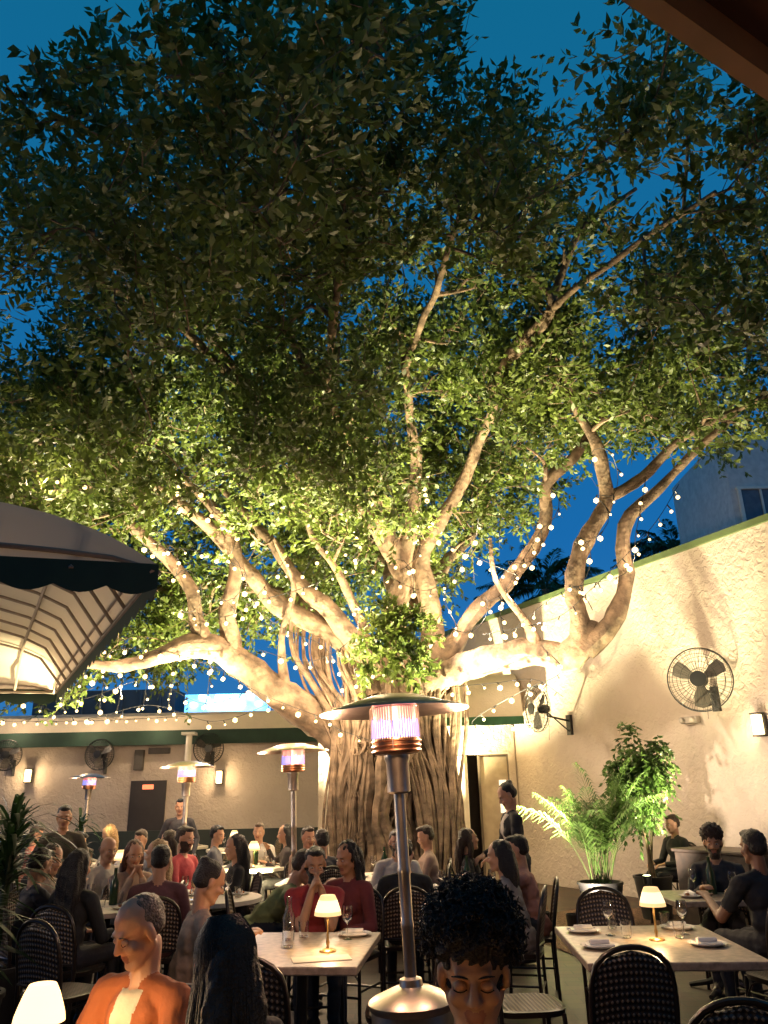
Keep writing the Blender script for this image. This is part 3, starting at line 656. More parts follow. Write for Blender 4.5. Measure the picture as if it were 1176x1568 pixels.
# ------------------------------------------------------------------ left canopy awning
E=empty('scalloped_patio_awning'); O=Vector((-1.52,5.0,2.98)); dl=Vector((-.46,.89,0)).normalized(); dbk=Vector((-1,-.28,0)).normalized()
LA,LB=6.9,4.2
def aw(a,b): 
    fa=math.sqrt(max(0,1-(1-min(a/1.1,1))**2)); fb=math.sqrt(max(0,1-(1-min(b/1.6,1))**2))
    fe=math.sqrt(max(0,1-(1-min((LA-a)/1.1,1))**2))
    return O+dl*a+dbk*b+Vector((0,0,.14+.70*fa*fb*fe))
na,nb=46,30; v=[];f=[]
for i in range(na+1):
    for j in range(nb+1): v.append(aw(LA*i/na,LB*j/nb))
for i in range(na):
    for j in range(nb): q=i*(nb+1)+j; f.append((q,q+1,q+nb+2,q+nb+1))
cv=bpy.data.materials.new('awning_canvas'); cv.use_nodes=True; nt=cv.node_tree; bs=nt.nodes['Principled BSDF']; bs.inputs['Base Color'].default_value=(.62,.54,.44,1); bs.inputs['Roughness'].default_value=.85
nzn=nt.nodes.new('ShaderNodeTexNoise'); nzn.inputs['Scale'].default_value=2.; crr=nt.nodes.new('ShaderNodeValToRGB'); crr.color_ramp.elements[0].color=(.46,.38,.30,1); crr.color_ramp.elements[1].color=(.62,.54,.44,1); nt.links.new(nzn.outputs['Fac'],crr.inputs['Fac']); nt.links.new(crr.outputs['Color'],bs.inputs['Base Color'])
tr=nt.nodes.new('ShaderNodeBsdfTranslucent'); tr.inputs['Color'].default_value=(.65,.55,.44,1); mx=nt.nodes.new('ShaderNodeMixShader'); mx.inputs['Fac'].default_value=.5
nt.links.new(bs.outputs[0],mx.inputs[1]); nt.links.new(tr.outputs[0],mx.inputs[2]); nt.links.new(mx.outputs[0],nt.nodes['Material Output'].inputs['Surface'])
a=MB(); a.add(v,f); a.obj('canvas',[cv],E)
fr=MB()
for i in range(0,12): 
    aa=.02+ (LA-.04)*i/11; fr.tube([aw(aa,LB*j/14)-Vector((0,0,.035)) for j in range(15)],.018,6)
for bbv in(.04,.55,1.1,1.65,2.2,2.75,3.3): fr.tube([aw(LA*i/24,bbv)-Vector((0,0,.05)) for i in range(25)],.018,6)
for i in (0,11):
    aa=.02+(LA-.04)*i/11; fr.tube([O+dl*aa+Vector((0,0,.1)),O+dl*aa+dbk*LB+Vector((0,0,.1))],.02,6)
fr.tube([O+dl*.02+Vector((0,0,.1)),O+dl*(LA-.02)+Vector((0,0,.1))],.02,6)
for i in(0,11): 
    aa=.1+(LA-.2)*i/11; q=O+dl*aa+dbk*(LB-.1); fr.tube([Vector((q.x,q.y,0)),q+Vector((0,0,.1))],.03,8)
fr.obj('frame',[M('frame_tan',(.25,.19,.14),.5)],E)
va=MB()
def val(p0,d,n):
    for i in range(n):
        w=d.length/n; dd=d.normalized(); s=p0+dd*(i*w); top=[s+dd*(w*k/8)+Vector((0,0,.15)) for k in range(9)]; bot=[s+dd*(w*k/8)-Vector((0,0,.015+.05*math.sin(math.pi*k/8))) for k in range(9)]
        va.add(top+bot,[(k,k+1,k+10,k+9) for k in range(8)])
val(O,dbk*LB,13); val(O,dl*LA,22); val(O+dl*LA,dbk*LB,13)
va.obj('scalloped_valance',[m_green],E)
lb=MB()
for p in((-5.9,9.8,2.0),(-5.5,7.2,2.0),(-5.3,5.6,2.0)):
    plight('awning_fill',(p[0],p[1],p[2]-.1),62,(1,.78,.58),.1,E); lb.lathe([(0,-.05),(.05,-.03),(.06,.02),(.02,.07),(.01,1.4)],p,14)
lb.obj('added_awning_lamps',[m_bulb],E)  # unseen lamps added under the awning to brighten its canvas
E=empty('overhead_awning'); u=Vector((.853,.522,0)).normalized(); n_=Vector((.522,-.853,0)).normalized(); p=Vector((.434,.925,2.9)); c=p+n_*1.6+u*.6
a=MB(); a.box(c+Vector((0,0,.06)),(5,3.2,.03),0,math.atan2(u.y,u.x)); a.obj('awning_fabric',[M('awning_underside',(.30,.15,.09),.8)],E,smooth=False)
a=MB(); a.box(p+u*.6+n_*.02+Vector((0,0,.02)),(5,.035,.12),0,math.atan2(u.y,u.x)); a.box(p+u*.6+n_*.25+Vector((0,0,.03)),(5,.05,.04),0,math.atan2(u.y,u.x)); a.obj('edge_beam',[M('tan_edge',(.6,.38,.22),.7)],E,smooth=False)
a=MB()
for q in(-1.8,1.85): 
    z=p+u*(.6+q)+n_*2.9; a.tube([(z.x,z.y,0),(z.x,z.y,2.95)],.04,10)
a.obj('awning_posts',[m_black],E)
# ------------------------------------------------------------------ leaves helper
def leaves(name,centers,dirs,rads,ntw,nlf,L,W,mat,parent=None,droop=0.,twr=.004,twigs=True):
    V=[];RND=[];tb=MB()
    for c,d0,Rr in zip(centers,dirs,rads):
        cl=rng.uniform(0,.45)
        for k in range(ntw):
            d=rng.normal(size=3); d/=np.linalg.norm(d); d=d+d0*.75; d/=np.linalg.norm(d)
            st=c+rng.normal(size=3)*Rr*.22; ln=Rr*rng.uniform(.55,1.15)
            t=np.sort(rng.uniform(.15,1.,nlf)); bend=np.array([0,0,-droop])*ln
            P=st+np.outer(t*ln,d)+np.outer(t*t,bend)
            if twigs and k%3==0: tb.tube([st.tolist(),(st+d*ln*.5+bend*.25).tolist(),(st+d*ln+bend).tolist()],[twr*1.6,twr,twr*.5],3,cap=False)
            q=rng.normal(size=(nlf,3)); q-=(q*d).sum(1)[:,None]*d; q/=np.sqrt((q*q).sum(1))[:,None]
            ld=d*.65+q*.75+np.array([0,0,-.15-droop]); ld/=np.sqrt((ld*ld).sum(1))[:,None]
            cz=np.stack([ld[:,1],-ld[:,0],np.zeros(nlf)],1)
            s=rng.normal(size=(nlf,3))*.6+cz; s-=(s*ld).sum(1)[:,None]*ld; s/=np.sqrt((s*s).sum(1))[:,None]
            l=L*rng.uniform(.7,1.25,nlf)[:,None]; w=W*rng.uniform(.8,1.2,nlf)[:,None]
            nn_=np.stack([ld[:,1]*s[:,2]-ld[:,2]*s[:,1],ld[:,2]*s[:,0]-ld[:,0]*s[:,2],ld[:,0]*s[:,1]-ld[:,1]*s[:,0]],1)
            quad=np.stack([P,P+ld*l*.45+s*w+nn_*w*.35,P+ld*l,P+ld*l*.45-s*w+nn_*w*.35],1)
            V.append(quad.reshape(-1,3)); RND.append(np.repeat(np.clip(cl+rng.uniform(0,.55,nlf),0,1),4))
    V=np.concatenate(V); RND=np.concatenate(RND).astype(np.float32); n=len(V)//4
    me=bpy.data.meshes.new(name); me.vertices.add(len(V)); me.vertices.foreach_set('co',V.astype(np.float32).ravel())
    me.loops.add(4*n); me.loops.foreach_set('vertex_index',np.arange(4*n,dtype=np.int32)); me.polygons.add(n)
    me.polygons.foreach_set('loop_start',np.arange(0,4*n,4,dtype=np.int32)); 
    try: me.polygons.foreach_set('loop_total',np.full(n,4,dtype=np.int32))
    except Exception: pass
    me.update(calc_edges=True); at=me.attributes.new('rnd','FLOAT','POINT'); at.data.foreach_set('value',RND)
    me.materials.append(mat); o=mkobj(name,me,parent)
    if twigs: tb.obj('twigs',[m_bark],parent)
    return o
# ------------------------------------------------------------------ banyan tree
TREE=empty('banyan_tree'); tb=MB(); SKP=[];SKR=[]
def limb(pts,n=12,nz=.30,sk=True):
    c=catmull(pts,.14); P=[]; 
    for q in c:
        j=noise.noise_vector(Vector(q[:3])*1.3)*.10*min(1,q[3]*8); P.append(Vector(q[:3])+j)
    r=[max(.008,q[3]) for q in c]; tb.tube(P,r,n,0,nz)
    if sk:
        for a,b in zip(P[::2],r[::2]): SKP.append((a.x,a.y,a.z)); SKR.append(b)
limb([(-.45,12.8,.6,.28),(-.55,12.8,1.8,.27),(-.92,12.8,2.6,.27),(-1.85,12.5,3.26,.25),(-2.57,12.3,3.75,.21),(-3.08,12,3.85,.18),(-3.9,12,3.6,.10),(-5.5,12,3.7,.05)])
limb([(-2.9,12.05,3.85,.16),(-3.0,12,4.3,.13),(-3.05,12,4.75,.12),(-3.6,12,5.3,.10),(-4.4,11.5,6.1,.07),(-5.2,10.8,6.8,.04)])
limb([(-2.55,12.3,3.8,.17),(-2.55,12.2,4.3,.14),(-2.5,12.2,4.8,.13),(-2.45,12.2,5.35,.12),(-2.8,12,6.1,.09),(-3.9,11.3,6.9,.06),(-4.8,10,7.4,.03)])
limb([(-.2,13,3.1,.35),(-.45,13,3.8,.21),(-.96,12.8,4.2,.17),(-1.75,12.6,4.6,.155),(-2.2,12.4,5.1,.13),(-2.9,12,5.8,.10),(-4.2,11,6.7,.07),(-5.2,10.2,7.3,.04)])
limb([(-.1,12.9,3.5,.25),(-.8,12.6,4.35,.16),(-1.4,12.5,4.9,.12),(-2.0,12.7,5.8,.09),(-2.9,13,6.9,.06)])
limb([(.1,13,3.1,.4),(.13,13,3.9,.25),(.19,13,4.65,.21),(.3,13,5.3,.2),(-.1,12.8,6.0,.16),(-.79,12.5,6.6,.13),(-1.45,12,7.1,.11),(-2.1,11.3,7.9,.08),(-2.9,10,8.6,.05)])
limb([(.15,12.9,5.6,.15),(-.1,12.6,6.3,.12),(-.5,11.8,7.2,.11),(-1.0,11,7.8,.09),(-1.5,10,8.5,.05)])
limb([(.28,13,5.2,.17),(.5,13,6.2,.15),(.6,12.9,7.0,.12),(.5,12,8.0,.08),(.3,11,8.9,.05)])
limb([(.62,13,3.1,.33),(.72,13,3.9,.22),(.75,13,4.6,.2),(.62,13,5.4,.17),(1.0,13,6.2,.13),(1.35,12.8,6.8,.11),(1.8,12,7.6,.08),(1.9,10.5,7.9,.065),(2.39,9.2,7.95,.055)])
limb([(1.85,10.8,7.9,.06),(2.4,9.2,7.95,.055),(2.0,9.1,8.7,.045),(1.62,9,9.5,.03)],sk=True)
limb([(2.35,9.2,7.9,.06),(2.6,9.0,8.5,.05),(2.89,8.8,9.05,.045),(3.6,8.6,9.5,.03)])
limb([(.7,13,3.3,.25),(1.0,13,3.9,.18),(1.45,12.8,4.4,.15),(2.1,12.5,5.05,.13),(2.6,12.2,5.7,.12),(2.75,12,6.4,.1),(3.2,11.5,6.9,.08),(3.9,11,7.7,.05)])
limb([(.3,13,2.8,.35),(.75,12.9,3.3,.27),(1.6,12.5,3.62,.24),(2.35,12,3.68,.20),(2.65,11.6,3.5,.21),(2.95,11.4,3.72,.21),(3.05,11.35,3.95,.14)])
limb([(2.9,11.4,3.65,.17),(2.85,11.3,4.0,.15),(2.83,11.3,4.55,.14),(3.12,11.2,5.35,.13),(3.4,11.1,5.85,.12),(3.25,10.8,6.5,.10),(3.0,10.5,7.0,.07),(2.6,10,7.7,.04)])
limb([(3.38,11.1,5.8,.09),(3.98,11,6.15,.08),(4.6,10.5,6.6,.06),(5.6,10,7.0,.04)])
limb([(2.95,11.4,3.6,.18),(3.3,11.2,3.9,.13),(3.55,11.2,4.45,.12),(3.52,11.1,5.0,.11),(3.75,11,5.5,.10),(4.4,10.8,6.1,.07),(5.2,10.2,6.8,.04)])
limb([(.2,13.4,4.5,.2),(.1,14.2,5.6,.14),(-.3,15.2,6.6,.09),(-.6,16.5,7.3,.05)]); limb([(.4,13.4,4.6,.16),(1.2,14.3,5.8,.12),(2.0,15.3,6.9,.07)]); limb([(-.5,13.3,4.0,.2),(-1.6,14,5.0,.14),(-3,14.8,5.6,.1),(-4.6,15.2,5.6,.06)])
limb([(-2.1,11.4,7.8,.07),(-2.8,9.5,7.9,.06),(-3.6,7.8,7.7,.04)]); limb([(2.4,9.2,7.95,.05),(3.0,7.8,7.8,.04),(3.6,6.6,7.6,.025)]); limb([(-.9,11,7.8,.07),(-.6,9,8.0,.06),(-.3,7.2,8.0,.04)]); limb([(.4,11.5,8.4,.06),(.8,9.5,8.5,.05),(1.0,7.5,8.2,.03)])
limb([(2.3,12,3.75,.12),(2.1,11.9,4.2,.06),(1.75,11.9,4.8,.045),(1.7,11.9,5.5,.03)]); limb([(-1.6,12.5,3.2,.1),(-1.7,12.3,4.0,.06),(-1.5,12.2,4.8,.045),(-1.8,12,5.6,.03)]); limb([(-.3,12.8,4.2,.1),(-.7,12.4,5.0,.07),(-1.2,12.2,5.7,.05),(-1.3,11.8,6.5,.03)])
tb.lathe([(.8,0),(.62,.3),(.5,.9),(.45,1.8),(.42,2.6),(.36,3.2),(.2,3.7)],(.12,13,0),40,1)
for i in range(150):
    a=random.uniform(0,2*math.pi); r0=random.uniform(.9,1.6); tw=random.uniform(-.5,.5); rt=random.choice((.018,.025,.035,.05,.07)); pts=[]
    top=random.uniform(2.2,3.7); rj=random.uniform(.78,1.12)
    for k in range(9):
        z=top*(1-k/8); f_=float(np.interp(z,[0,.25,.9,1.8,2.6,3.4,4],[r0,.9*rj,.80*rj,.74*rj,.66*rj,.46,.3])); aa=a+tw*(z/3.5)+.15*math.sin(z*2.7+i)+.08*math.sin(z*5+2*i)
        pts.append((.12+1.13*f_*math.cos(aa),13+.9*f_*math.sin(aa),z-.02,rt*(1+.6*(1-z/4))*(.6 if k==0 else 1)))
    limb(pts,7,.15,False)
for i in range(44):
    s=random.random()**1.2; x0=-.45-1.2*s; y0=12.95-.3*s+random.uniform(-.08,.08); zt=3.78+.70*s; zm=random.uniform(2.2,3.0); x1=-.35-.55*s+random.uniform(-.12,.12); zb=random.choice((0,0,0,.9,1.6,2.2))
    rr=random.choice((.012,.018,.025,.035,.045)); x2=-.45-.5*s*random.uniform(.6,1.3)
    limb([(x0,y0,zt,rr*.8),(x0*.97,y0-.1,(zt+zm)/2+.2,rr),(x1+random.uniform(-.1,.1),12.45,zm,rr*1.1),(x2+random.uniform(-.12,.12),12.3,(zm+zb)/2,rr*1.1),(x2,12.25,zb,rr*.9 if zb<.1 else .008)],6,.15,False)
for i in range(26):   # thin roots dropping in front and on the right side of the trunk
    x0=random.uniform(.1,1.35); zt=3.35+.12*x0+random.uniform(-.1,.1); x2=.35+.55*x0+random.uniform(-.15,.15); rr=random.choice((.012,.018,.028,.04)); y2=12.15+random.uniform(-.12,.15)
    limb([(x0,12.75,zt,rr*.8),(x0*.95+random.uniform(-.06,.06),12.5,2.6,rr),(x2+random.uniform(-.1,.1),12.25,1.5,rr),(x2,y2,0,rr*1.3)],6,.15,False)
def zmin(x,y):
    if y<9.0: return 5.3
    q=x/y
    m=float(np.interp(q,[-.5,-.2,-.12,.06,.12,.22,.3],[.11,.14,.19,.22,.30,.35,.44]))
    return max(3.4,1.65+m*y)
cl=[]
gaps=[(Vector((1.9,9.2,7.6)),.8),(Vector((2.9,8.6,8.6)),.7),(Vector((-1.0,9.5,6.8)),.5),(Vector((1.8,8.0,7.0)),.45),(Vector((-2.6,9,6.6)),.4)]
def ok(p,noi=-.3):
    if p[2]<zmin(p[0],p[1])+.3: return False
    if abs(p[0])>.62*p[1]+1.8: return False
    if math.hypot(math.hypot(p[0],p[1]),p[2]-1.65)<5.3: return False
    for gc,gr in gaps:
        d=Vector(p)-gc; ax=(gc-Vector((.3,3,3))).normalized(); dd=(d-ax*d.dot(ax)).length
        if dd<gr and p[1]<gc.y: return False
    return noise.noise(Vector(p)*.42+Vector((3,1,7)))>noi
tries=0
while len(cl)<640 and tries<60000:
    tries+=1
    v=rng.normal(size=3); v/=math.sqrt(float((v*v).sum())); rho=rng.uniform(.5,1.0)**.6
    p=np.array([0,11.3,4.7])+v*np.array([8.8,7.8,6.1])*rho*(1+.10*noise.noise(Vector(v.tolist())*3))
    if p[1]>15.5 and rng.random()<.35: continue
    if ok(p.tolist(),-.14 if (p[1]<9.5 and p[2]<8.2) else -.36): cl.append(p)
n1=len(cl); tries=0
while len(cl)<n1+300 and tries<60000:
    tries+=1; p=np.array([rng.uniform(-7.5,6.5),rng.uniform(13.3,17.5),3.4+7.8*rng.random()**1.4])
    if ((p[0])/8.8)**2+((p[1]-11.3)/7.8)**2+((p[2]-4.7)/6.1)**2<1.15 and ok(p.tolist(),-.5): cl.append(p)
n2=len(cl); tries=0
while len(cl)<n2+130 and tries<60000:
    tries+=1; p=np.array([rng.uniform(-6.5,5.2),rng.uniform(8.2,12.4),rng.uniform(5.3,8.8)])
    if ok(p.tolist(),-.03): cl.append(p)
n3=len(cl); tries=0
while len(cl)<n3+60 and tries<60000:   # drooping sprays that hang in front of the limbs
    tries+=1; y_=rng.uniform(9.2,11.4); x_=rng.uniform(-5.2,3.9); z_=1.65+y_*rng.uniform(.35,.55); p=np.array([x_,y_,z_])
    if ok(p.tolist(),-.02): cl.append(p)
top=np.array([.1,13,4.6]); cl.sort(key=lambda p:float(np.linalg.norm(p-top)))
dirs=[]
S=np.zeros((60000,3)); RR=np.zeros(60000); nS=len(SKP); S[:nS]=SKP; RR[:nS]=SKR
for p in cl:
    while nS<len(SKP): S[nS]=SKP[nS]; RR[nS]=SKR[nS]; nS+=1
    dist=np.sqrt(((S[:nS]-p)**2).sum(1)); cost=dist+.25*np.sqrt(((S[:nS]-top)**2).sum(1))+(RR[:nS]<.012)*.3
    k=int(np.argmin(cost)); a=S[k].copy(); ra=float(RR[k]); ln=float(dist[k])
    md=(a+p)/2+rng.normal(size=3)*.14*ln+np.array([0,0,.06*ln]); r0=min(ra*.75,.024+.017*ln)
    limb([tuple(a)+(r0,),tuple(md)+(r0*.7,),tuple(p)+(.010,)],6,.05)
    d=p-np.array([0,12,4.5]); d/=np.linalg.norm(d); d=d+np.array([0,0,.25]); dirs.append(d/np.linalg.norm(d))
tb.obj('trunk_and_limbs',[m_bark,m_bark_shade],TREE)
tuft=[(.1,12.0,3.9),(.35,12.0,3.7),(-.1,12.1,4.1),(.3,12.1,4.2),(0,12.0,3.6),(-.3,12.1,3.8),(.55,12.1,4.0),(.1,12.1,4.4),(-.35,12.2,3.5),(.45,12.1,3.45)]
cl2=cl+[np.array(t) for t in tuft]; dirs+= [np.array([0,-.5,.2])]*len(tuft)
rads=[rng.uniform(.6,.95) for _ in cl]+[.36]*len(tuft)
leaves('crown_foliage',cl2,dirs,rads,19,14,.124,.029,m_leaf,TREE,droop=.05)
# ------------------------------------------------------------------ potted plants
def frond(mb,base,az,elev,L,lw,nl,ll,droop=.6,rach=.006):
    d=Vector((math.cos(az)*math.cos(elev),math.sin(az)*math.cos(elev),math.sin(elev))); pts=[]
    for k in range(13):
        t=k/12; pts.append(Vector(base)+d*L*t+Vector((0,0,-droop*L*t*t*.6))+Vector((math.cos(az),math.sin(az),0))*(droop*.25*L*t*t))
    mb.tube(pts,[rach*(1-.8*k/12) for k in range(13)],4,0)
    for i in range(nl):
        t=.3+.7*i/nl; k=min(11,int(t*12)); p=pts[k].lerp(pts[k+1],t*12-k); tg=(pts[k+1]-pts[k]).normalized(); sd=tg.cross(Vector((0,0,1))).normalized()
        for s in(-1,1):
            l=ll*math.sin(math.pi*(.15+.8*t))*random.uniform(.8,1.15); dr=(tg*.75+sd*s*.8+Vector((0,0,random.uniform(-.25,.2)))).normalized()
            wv=dr.cross(Vector((0,0,1))).normalized()*lw; m_=p+dr*l*.5+Vector((0,0,.02)); e_=p+dr*l+Vector((0,0,-.35*l))
            mb.add([p,m_+wv,e_,m_-wv],[(0,1,2,3)])
def setrnd(o):
    me=o.data; at=me.attributes.new('rnd','FLOAT','POINT'); at.data.foreach_set('value',rng.uniform(0,1,len(me.vertices)).astype(np.float32))
def pot(E,r=.2,h=.45):
    b=MB(); b.lathe([(0,0),(r*.75,0),(r,h),(r*1.05,h),(r*1.05,h+.03),(r*.93,h+.03),(r*.9,h-.04),(0,h-.04)],n=28); b.obj('pot',[m_pot],E)
E=empty('areca_palm_plant',(2.68,11.0,0)); pot(E,.28,.5); b=MB()
for i in range(40):
    frond(b,(random.uniform(-.12,.12),random.uniform(-.12,.12),.45),random.uniform(0,6.28),R(random.uniform(66,89)),random.uniform(1.2,2.3),.012,22,.36,random.uniform(.35,.85))
setrnd(b.obj('fronds',[m_leaf2],E))
E=empty('weeping_fig_plant',(3.55,11.6,0)); pot(E,.25,.5); b=MB()
for i in range(4): b.tube(catmull([(.03*i-.05,0,.45),(.05*math.sin(i*2),.04*math.cos(i*2),1.0),(.15*math.sin(i*1.6),.15*math.cos(i*1.6),1.6)],.15),.015,6)
b.obj('stems',[m_bark],E)
cc=[];dd=[]
for i in range(54):
    v=rng.normal(size=3); v/=np.linalg.norm(v); cc.append(np.array([0,0,1.8])+v*np.array([.42,.42,.7])*rng.uniform(.3,1)); dd.append(v*.5+np.array([0,0,-.3]))
leaves('fig_foliage',cc,dd,[.26]*54,11,15,.075,.018,m_leaf2,E,droop=.7,twr=.002)
spot('plant_uplight',(3.35,11.2,.6),(3.55,11.65,2.2),60,80,.6,(.85,1,.45),.03); ub=MB(); ub.lathe([(0,-.1),(.05,-.1),(.06,0),(.05,.0)],(3.35,11.2,.57),14,0); ub.lathe([(0,.0),(.048,.0)],(3.35,11.2,.571),14,1); ub.lathe([(.02,-.6),(.02,-.1)],(3.35,11.2,.57),8,0); ub.obj('garden_uplight',[m_black,M('lens_glow',(.9,1,.6),.5,emit=(.9,1,.5),es=20,nolight=True)])
def strap(name,x,y,n,L,h0):
    E=empty(name,(x,y,0)); pot(E,.25,.45); b=MB(); b.tube([(0,0,.4),(0.03,0,h0)],.03,8)
    for i in range(n):
        az=random.uniform(0,6.28); el=R(random.uniform(5,85)); l=L*random.uniform(.6,1); d=Vector((math.cos(az)*math.cos(el),math.sin(az)*math.cos(el),math.sin(el))); s=d.cross(Vector((0,0,1))).normalized()*.02; z=h0-random.uniform(0,.5)
        p=[Vector((0,0,z))+d*l*t+Vector((0,0,-.55*l*t*t)) for t in(0,.25,.5,.75,1)]; wd_=(.5,1,1,.7,.05); v=[]
        for q,w in zip(p,wd_): v+=[q-s*w,q+s*w]
        b.add(v,[(2*k,2*k+1,2*k+3,2*k+2) for k in range(4)])
    setrnd(b.obj('strap_leaves',[m_palm],E))
strap('dracaena_plant',-3.05,6.7,130,.8,1.5); strap('dracaena_plant',-3.7,7.7,90,.8,1.35); strap('dracaena_plant',-5.3,14.2,60,.7,1.3); strap('dracaena_plant',-2.8,5.75,100,.65,1.05); strap('dracaena_plant',-6.9,15.5,80,.9,1.4)
for px,py,pz,s in((5.3,25,7.9,1.15),(10.6,27,9.5,1.1),(7.0,28,8.4,.9)):
    E=empty('palm_tree',(px,py,0)); b=MB(); b.tube([(0,0,0),(.1,0,pz*.5),(0,0,pz)],[.22,.17,.13],10); b.obj('palm_trunk',[m_bark],E); b=MB()
    for i in range(30): frond(b,(0,0,pz),random.uniform(0,6.28),R(random.uniform(-5,75)),1.9*s,.035,26,.6,random.uniform(.5,1.1),.02)
    setrnd(b.obj('palm_crown',[m_leaf2],E))
# ------------------------------------------------------------------ string lights
SE=empty('string_lights'); wire=MB(); bulbs=MB(); nb_=[0]
ico=bmesh.new(); bmesh.ops.create_icosphere(ico,subdivisions=1,radius=1); I1=[v.co.copy() for v in ico.verts]; F1=[tuple(v.index for v in f.verts) for f in ico.faces]; ico.free()
def string(P,sp=.24,r=.034,lt=5,W=42,drop=.06,wrap=0.):
    c=catmull(P,.06)
    if wrap:
        c=[(q[0]+wrap*math.cos(i*.55),q[1]+wrap*math.sin(i*.8)*.8-wrap*.6,q[2]+wrap*math.sin(i*.55)) for i,q in enumerate(c)]
    wire.tube([Vector(q) for q in c],.006,4); acc=sp*.5
    for a,b in zip(c[:-1],c[1:]):
        acc+=math.dist(a,b)
        if acc>=sp*(1+wrap*2):
            acc=0; p=Vector(b)+Vector((random.uniform(-.05,.05),random.uniform(-.05,.05),-drop-random.uniform(0,.06))); rr=r*random.choice((.6,.8,1.,1.,1.35))
            bulbs.add([p+v*rr for v in I1],F1); wire.tube([Vector(b),p+Vector((0,0,rr))],.01,4); nb_[0]+=1
            if lt and nb_[0]%lt==0: plight('string_bulb_light',p+Vector((0,-.28,-.12)),W,(1,.74,.47),.04,SE)
string([(4.15,10.1,5.65),(3.75,10.1,5.1),(3.3,10.2,4.65),(2.9,10.6,4.3),(2.5,11,4.0),(2.0,11.5,3.95),(1.5,12,3.95)],lt=6)
string([(4.0,10.9,6.1),(3.7,10.8,5.2),(3.5,10.9,4.6),(2.6,11.2,4.4),(1.9,12,3.95)],lt=7)
string([(2.6,12,5.7),(2.1,12.1,4.95),(1.85,12.2,4.5),(1.8,11.9,3.9)])
string([(2.35,11.7,3.7),(2.5,11.3,3.25),(2.0,11.9,3.05),(1.3,12.4,2.65),(2.2,12.2,2.6)])
string([(.55,12.5,7.0),(.8,12.3,6.3),(.95,12.2,5.6),(1.5,12,5.2),(2.1,12,4.9)])
string([(-.85,12.1,6.4),(-.4,12.3,5.6),(-.9,12,4.95),(-1.5,12,4.7),(-2.2,12,4.6),(-2.3,12,5.1),(-3.3,11.8,5.4),(-4.2,11.5,5.1)])
string([(-2.3,12,4.6),(-1.6,12,4.1),(-1.0,12.2,3.85),(-.7,12.2,3.3),(-.9,12.1,2.7),(-.3,12.0,2.4)])
string([(-1.0,12.1,2.75),(-1.9,12,3.1),(-2.6,11.9,3.5),(-3.4,11.8,3.75),(-4.2,11.9,3.8),(-4.6,12.2,3.4)])
string([(-6.4,13,3.6),(-5.2,13,3.2),(-4,13,3.5),(-3,13,3.1),(-2,13,3.4)],.28); string([(-6.6,14,3.4),(-5.4,14,3.0),(-4.2,14,3.2),(-3.0,14,2.9),(-1.6,13.5,3.3)],.28); string([(-.5,12.3,4.6),(-.5,12.1,4.0),(-1.2,12.1,3.6),(-2,12.1,3.8)])
string([(-.3,12.4,3.0),(-.5,12.2,3.5),(.2,12.1,3.3)]); string([(1.2,12.8,4.2),(1.0,12.7,4.8),(1.5,12.6,5.6),(1.6,12.3,6.0)])
string([(.2,12.9,4.3),(.3,12.9,5.2),(.55,12.9,6.4),(.6,12.8,7.2)],wrap=.22,lt=0); string([(-.1,12.6,6.0),(-.8,12.3,6.6),(-1.4,11.8,7.1)],wrap=.16,lt=0)
string([(-2.5,12,4.2),(-2.45,12,5.3),(-2.9,11.8,6.1),(-3.6,11.3,6.6)],wrap=.15,lt=0); string([(-3.0,11.9,4.0),(-3.1,11.9,4.9),(-3.8,11.8,5.5)],wrap=.14,lt=0)
string([(2.85,11.2,4.1),(2.85,11.1,4.7),(3.15,11.0,5.4),(3.4,10.9,5.9),(3.25,10.6,6.5)],wrap=.16,lt=0); string([(1.0,12.9,3.95),(1.5,12.7,4.4),(2.1,12.4,5.05),(2.6,12.1,5.7),(2.75,11.9,6.3)],wrap=.15,lt=0)
string([(-1.4,12.3,5.0),(-1.0,12.2,5.5),(-.5,12.2,5.3),(.0,12.2,5.0),(.6,12.1,4.7),(1.1,12.1,4.9)],lt=0); string([(-3.3,12,4.6),(-2.8,11.9,4.3),(-2.2,11.8,4.4),(-1.6,11.9,5.2)],lt=0)
string([(.9,12.4,3.2),(1.6,12,3.2),(2.2,11.7,3.2),(2.5,11.3,2.9)],lt=0)
for xx in(-5.2,-4.95,-4.6,-4.3,-3.9,-3.5,-2.9): string([(xx,12.6,4.1),(xx+.03,12.6,3.5),(xx,12.6,3.0)],.18,.03,0)
string([(-10,18.4,3.42),(-7,18.4,3.36),(-4.7,18.4,3.42)],.2,.045,7,30,.02)
string([(-5.6,9,6.3),(-5.2,9.5,5.9),(-4.6,10,5.9),(-3.6,10.6,6.0)],.4,.035,3)
wire.obj('wires',[m_black],SE); bulbs.obj('bulbs',[m_bulb],SE)
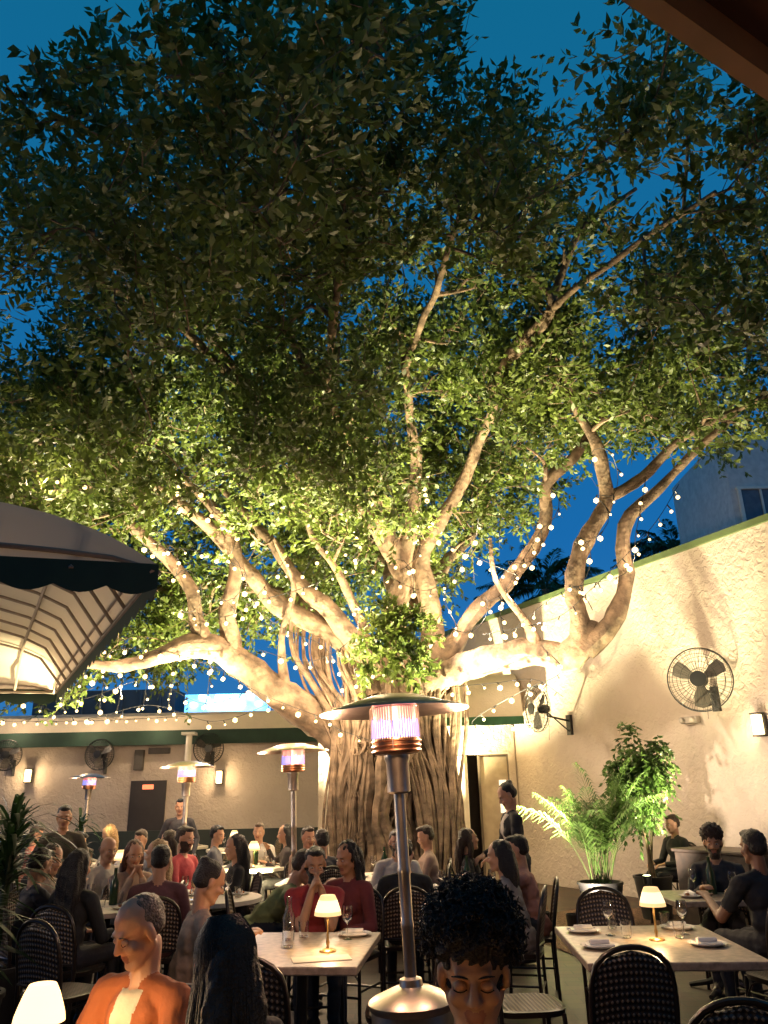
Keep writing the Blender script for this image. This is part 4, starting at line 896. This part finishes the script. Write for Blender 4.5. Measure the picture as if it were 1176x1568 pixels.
# ------------------------------------------------------------------ tree uplights
UL=empty('tree_uplights'); ub=MB()
for (p,t,W,a) in [((-1.9,10.9,.25),(-1.5,13.3,9),12500,62),((1.9,10.9,.25),(1.8,13.1,9),12500,62),((-4.4,11.8,.25),(-4.4,13.0,8),7500,76),((3.9,11.0,.25),(3.4,11.6,8),3800,62),((.2,15.6,.25),(0,15,9),9500,110),((-2.6,15.5,.25),(-3.4,15,8),5000,100)]:
    spot('uplight',p,t,W,a,.5,(1,.88,.50),.07,UL); ub.lathe([(0,-.2),(.07,-.2),(.09,0),(.085,0),(.08,-.02),(0,-.02)],(p[0],p[1],p[2]-.04),16)
spot('wall_uplight',(2.15,10.3,.3),(4.7,12.6,4.2),700,95,.5,(1,.80,.60),.04,UL); ub.lathe([(0,-.2),(.07,-.2),(.09,0),(.085,0),(.08,-.02),(0,-.02)],(2.15,10.3,.26),16)
spot('wall_fill',(.9,11.9,3.9),(4.6,13.2,3.6),340,125,.6,(1,.80,.60),.05,UL)  # added lamp without a fixture, brightens the stucco wall
ub.obj('uplight_housings',[m_black],UL)
# ------------------------------------------------------------------ world
wl=bpy.data.worlds.new('World'); scene.world=wl; wl.use_nodes=True; nt=wl.node_tree; N=nt.nodes; L=nt.links; bg=N['Background']
tc=N.new('ShaderNodeTexCoord'); sp=N.new('ShaderNodeSeparateXYZ'); L.new(tc.outputs['Generated'],sp.inputs[0]); cr=N.new('ShaderNodeValToRGB')
cr.color_ramp.elements[0].position=.0; cr.color_ramp.elements[0].color=(.03,.16,.40,1); cr.color_ramp.elements[1].position=.8; cr.color_ramp.elements[1].color=(.004,.115,.235,1)
e3=cr.color_ramp.elements.new(.3); e3.color=(.008,.12,.35,1)
L.new(sp.outputs[2],cr.inputs['Fac']); L.new(cr.outputs['Color'],bg.inputs['Color']); bg.inputs['Strength'].default_value=1.2
bpy.data.scenes.remove(TMPS)
# ------------------------------------------------------------------ camera
cam=bpy.data.cameras.new('camera'); co=bpy.data.objects.new('camera',cam); COL.objects.link(co); scene.camera=co
cam.sensor_fit='VERTICAL'; cam.sensor_height=24; cam.lens=24*1184/1568; cam.clip_end=1000; cam.clip_start=.05
co.matrix_world=Matrix.Translation((0,0,1.65))@Matrix.Rotation(R(110),4,'X')@Matrix.Rotation(R(-1.2),4,'Z')
scene.view_settings.view_transform='Standard'; scene.view_settings.look='None'; scene.view_settings.exposure=0
